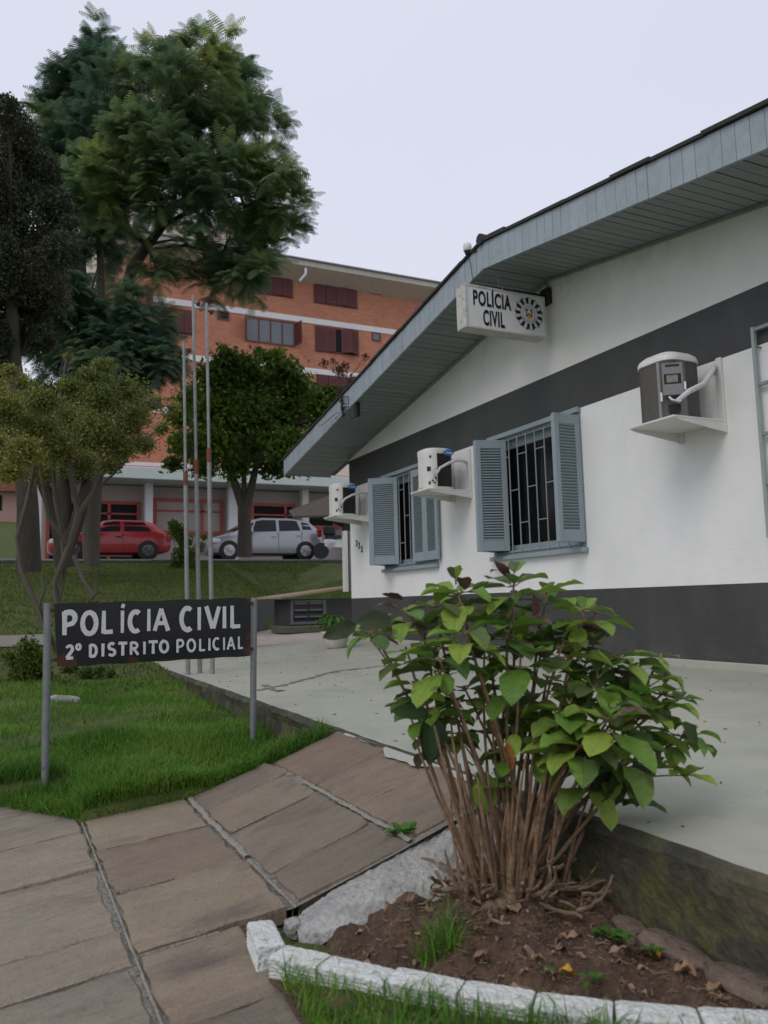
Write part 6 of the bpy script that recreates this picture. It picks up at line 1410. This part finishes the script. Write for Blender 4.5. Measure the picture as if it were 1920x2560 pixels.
seedling(1172,1912,-.285,.036,6,'dark green weed at the front foot of the bush')
seedling(1000,1800,-.22,.045,8,'tall weed between the cement patch and the stems',up=.9)
seedling(1312,2030,-.31,.040,7,'small weed in the middle of the soil by the stones')
seedling(1345,2040,-.31,.028,6,'tiny weed right of the small weed by the stones')
seedling(1412,2062,-.31,.026,7,'pale green weed beside a yellow leaf near the terrace foot')
seedling(1225,1965,-.32,.035,4,'lone dark leaf weed on bare soil below the roots',up=.1)
seedling(1185,2105,-.31,.020,5,'tiny sprig near the sixth white brick')
seedling(1280,2125,-.31,.026,6,'tiny sprig above the seventh white brick')
# pot plant on the terrace
pp=at(725,1394,2,0.0); pt_=thing('potted_plant',(pp.x,pp.y,zt(pp.x)),'green leafy plant in a cream pot on the terrace near the house corner','potted plant')
q=MB(); rings=[]; z0=zt(pp.x)+.002
for r,z in ((.115,0),(.12,.005),(.145,.07),(.168,.15),(.172,.165),(.178,.17),(.178,.195),(.166,.197),(.160,.18),(.05,.175)): rings.append([(pp.x+r*math.cos(a),pp.y+r*math.sin(a),z0+z) for a in [2*math.pi*k/28 for k in range(28)]])
q.loft(rings); q.build('pot',mat('cream_glazed_pot',(.50,.47,.40),.5,var=.15,scale=9),pt_,smooth=True)
q=MB(); s=MB()
for k in range(95):
    an=random.uniform(0,6.28); el=random.uniform(-.1,1.4); rr_=random.uniform(.05,.20); c=Vector((pp.x-.02,pp.y,z0+.24))+Vector((math.cos(an)*math.cos(el)*1.0,math.sin(an)*math.cos(el),math.sin(el)*.9))*rr_
    d=Vector((math.cos(an),math.sin(an),random.uniform(-.6,.4))); leafm(q,c,d,Vector((0,0,1)),random.uniform(.07,.13),random.uniform(.035,.055),curl=random.uniform(.5,1.4),fold=.25,nu=4)
    if k%4==0: s.tube([Vector((pp.x,pp.y,z0+.15)),c],.004,5)
q.build('foliage',M_hyd2,pt_,smooth=True); s.build('stem',M_gr,pt_)
# the hydrangea arm with big leaves in front of the pot belongs to the bush heads above

# fallen leaves
M_dry=mat('dry_brown_leaf',(.26,.165,.105),.85,var=.35,scale=20,col2=(.14,.085,.060),fac=(.45,.6),island=.25,bump=.6)
M_yel=mat('yellow_fallen_leaf',(.50,.28,.03),.6,var=.2,scale=20)
def fallen(x,y,s,matl,label,grp,z=None,lift=.004):
    q=MB(); an=random.uniform(0,6.28); z=(soilz(x,y) if z is None else z)+lift
    leafm(q,(x,y,z),Vector((math.cos(an),math.sin(an),.15)),Vector((0,0,1)),s,s*random.uniform(.4,.6),curl=random.uniform(-.2,1.2),fold=random.uniform(.1,.7),wave=.5,nu=6)
    o=q.build('fallen_leaf',matl,None,smooth=True,origin=(x,y,z)); return tag(o,label,'leaf',grp)
def bedpt(lo_=.05):
    while True:
        x=random.uniform(.66,1.46); y=random.uniform(1.02,2.03)
        if bp_side(x,y)>lo_ and y<2.0-.0*x: return x,y
for k in range(95):
    x,y=bedpt(); fallen(x,y,random.choice([.018,.025,.03,.04,.05]),M_dry,'curled dry brown leaf lying on the soil bed','dry leaves on the soil bed')
for (px,py,l) in ((1205,2082,'yellow fallen leaf on the soil, leftmost of the two near the bricks'),(1425,2058,'bright yellow leaf lying near the terrace foot'),):
    P=at(px,py,2,-.31); fallen(P.x,P.y,.045,M_yel,l,None,lift=.012)
for (px,py,z,l) in ((418,1698,-.325,'orange-brown leaf at the grass edge beside the thick cement joint'),(212,1618,-.27,'brown leaf in the grass near the left sign post'),(470,1590,-.25,'pale brown leaf in the grass between the sign posts')):
    P=at(px,py,2,z); fallen(P.x,P.y,.05,M_yel if 'orange' in l else M_dry,l,None,z=z,lift=.03)
q=MB()
for k in range(260):
    x=random.uniform(1.53,4.4); y=random.uniform(1.6,10.2); L_=random.uniform(.004,.022); an=random.uniform(0,6.28); z=zt(x)+.002
    q.tube([(x,y,z),(x+L_*math.cos(an),y+L_*math.sin(an),z+.001)],random.uniform(.001,.003),4)
q.build('floor_debris',mat('dark_debris',(.09,.07,.05),.9,island=.5),None,kind='stuff')
# straw and crumbs
q=MB()
for k in range(900):
    x,y=bedpt(.04); L_=random.uniform(.004,.03); an=random.uniform(0,6.28); z=soilz(x,y)+.003; r=random.uniform(.0005,.0016)
    q.tube([(x,y,z),(x+L_*math.cos(an),y+L_*math.sin(an),z+random.uniform(-.001,.004))],r,4)
q.build('straw_litter',mat('straw',(.22,.15,.09),.9,var=.3,island=.4),None,kind='stuff')
q=MB()
for k in range(1500):
    x,y=bedpt(.03); r=random.uniform(.0015,.006); z=soilz(x,y)+r*.3
    q.loft([[(x+r*s*math.cos(a+k),y+r*s*math.sin(a+k),z+h*r) for a in (0,1.2,2.6,3.9,5.1)] for s,h in ((.8,-.6),(1,0),(.5,.7))])
q.build('soil_crumbs',mat('soil_crumb',(.10,.062,.042),.95,island=.4,var=.2),None,kind='stuff')

# ------------------------------------------------------------------ grass blades
def blades(name,pts,h,w,ramp,lean=.5,tintf=None):
    pts=np.array(pts,dtype=float); n=len(pts); hh=h*rng.uniform(.45,1.25,n) if np.isscalar(h) else h*rng.uniform(.6,1.2,n)
    an=rng.uniform(0,2*np.pi,n); d=np.stack([np.cos(an),np.sin(an)],1); a2=an+np.pi/2+rng.normal(0,.5,n); s=np.stack([np.cos(a2),np.sin(a2),np.zeros(n)],1)*(w*rng.uniform(.6,1.3,n))[:,None]/2
    le=lean*rng.uniform(.2,1.6,n)
    L0=pts; L1=pts+np.stack([d[:,0]*hh*le*.28,d[:,1]*hh*le*.28,hh*.55],1); L2=pts+np.stack([d[:,0]*hh*le*.85,d[:,1]*hh*le*.85,hh*(1-.25*le)],1)
    V=np.zeros((n,6,3)); V[:,0]=L0-s; V[:,1]=L0+s; V[:,2]=L1-s*.8; V[:,3]=L1+s*.8; V[:,4]=L2-s*.12; V[:,5]=L2+s*.12
    me=bpy.data.meshes.new(name); me.vertices.add(n*6); me.vertices.foreach_set('co',V.astype(np.float32).reshape(-1))
    b=np.arange(n)[:,None]*6; F=np.concatenate([b+[0,1,3,2],b+[2,3,5,4]],1).astype(np.int32).reshape(-1)
    me.loops.add(n*8); me.loops.foreach_set('vertex_index',F); me.polygons.add(n*2); me.polygons.foreach_set('loop_start',np.arange(0,n*8,4,dtype=np.int32)); me.polygons.foreach_set('loop_total',np.full(n*2,4,dtype=np.int32)); me.update(calc_edges=True)
    tt=np.clip(.35+.25*np.sin(pts[:,0]*5+pts[:,1]*3)*np.sin(pts[:,1]*4)+rng.uniform(-.35,.45,n),0,1); at_=me.attributes.new('tint','FLOAT','FACE'); at_.data.foreach_set('value',np.repeat(tt,2).astype(np.float32))
    me.materials.append(ramp); o=bpy.data.objects.new(name,me); COL.objects.link(o); return tag(o,kind='stuff')
M_grass=leafmat('grass_blade',[(0,(.060,.15,.020)),(1,(.30,.27,.10)),(.35,(.095,.22,.026)),(.7,(.16,.31,.035)),(.90,(.22,.34,.055))],.4,.5)
M_grassd=leafmat('dull_grass_blade',[(0,(.065,.100,.014)),(1,(.20,.17,.06)),(.5,(.10,.135,.02)),(.8,(.13,.15,.03))],.25,.6)
def gfrac(x,y):   # patchy bare places
    return .5+.5*math.sin(x*3.1+1.3*math.sin(y*1.7))*math.sin(y*1.9+x)
pts=[]
while len(pts)<52000:
    y=3.62+ (random.random()**1.7)*4.2; x=random.uniform(-.25,1.56)
    if y<3.67+.03*math.sin(x*9)+.62*min(1,max(0,(.33-x)/.3)): continue
    if y>5.1 and gfrac(x,y)<random.random()*1.1: continue
    if x>1.42 and y<4.4 and random.random()<.6: continue
    pts.append((x,y,(max(ground(x,y),zprof(x)) if x<.33 and y<4.35 else ground(x,y))-.004))
pts=np.array(pts); hgt=np.where(pts[:,1]<5.1,.105,.055)*(.8+.35*np.sin(pts[:,0]*7+1)*np.sin(pts[:,1]*6)); 
blades('near_grass',pts,hgt,.0042,M_grass,.7)
pts=[]
while len(pts)<4500:   # overhanging the slab edge
    x=random.uniform(-.2,1.45); y=3.69+random.uniform(-.04,.08)+.62*min(1,max(0,(.33-x)/.3)); pts.append((x,y,max(ground(x,y),zprof(x)-.01)-.004))
blades('edge_grass',pts,.085,.004,M_grass,1.1)
pts=[]
while len(pts)<60000:
    y=7.0+random.random()**.8*17.2; x=random.uniform(-1.5,9.5)
    if x>1.5 and (y<10.4 or lawn_side(x,y)<.3): continue
    if 10.9<y<12.4 and x<.7: continue
    if x<.0 and y<8: continue
    pts.append((x,y,ground(x,y)-.005))
blades('bank_grass',pts,.06,.012,M_grassd,.8)
pts=[]
while len(pts)<15000:   # verge in front of the bricks
    x=random.uniform(.52,1.6); y=random.uniform(.62,1.9); d=bp_side(x,y)
    if d>-.045 or (d>-.13 and random.random()<.55) or (y>1.2 and x<.585-.12*max(0,1.5-y)) : continue
    pts.append((x,y,-.336+.008*math.sin(x*9)))
P_=np.array(pts); hg=.062*(1+.35*np.sin(P_[:,0]*17)*np.sin(P_[:,1]*13)); blades('verge_grass',pts,hg,.0034,M_grass,.85)
pts=[(at(955,2050,2,-.32).x+random.gauss(0,.028),at(955,2050,2,-.32).y+random.gauss(0,.02)) for _ in range(130)]; pts=[(x,y,soilz(x,y)-.003) for x,y in pts]
blades('grass_tuft',pts,.10,.0035,M_grass,1.1)
pts=[]
for _ in range(260):
    x=random.uniform(.66,1.46); y=random.uniform(1.0,2.1)
    if .045<bp_side(x,y)<.12 or (x<.85 and y>1.9): pts.append((x,y,soilz(x,y)))
for (a,b_) in ((.763,2.21),(.76,2.17),(1.12,2.25)):
    pts+= [(a+random.gauss(0,.012),b_+random.gauss(0,.012),zprof(a)-.05) for _ in range(12)]
blades('sparse_weeds',pts,.05,.0028,M_grass,1.0)
mb=MB()
x0=.5
pts2=[(.50,.3),(.52,1.2),(.575,1.84)]
mb=MB(); I={}
for j in range(60):
    for i in range(40):
        x=.575+1.3*i/39; y=.2+1.66*j/59; I[i,j]=len(mb.v); mb.v.append((x,y,(-.332+.008*math.sin(x*9)+.006*math.sin(y*31+x*17)) if bp_side(x,y)<.02 else -.6))
for j in range(59):
    for i in range(39): mb.f.append((I[i,j],I[i+1,j],I[i+1,j+1],I[i,j+1])); mb.m.append(0)
mb.build('verge_soil',M_soil,smooth=True,kind='structure')
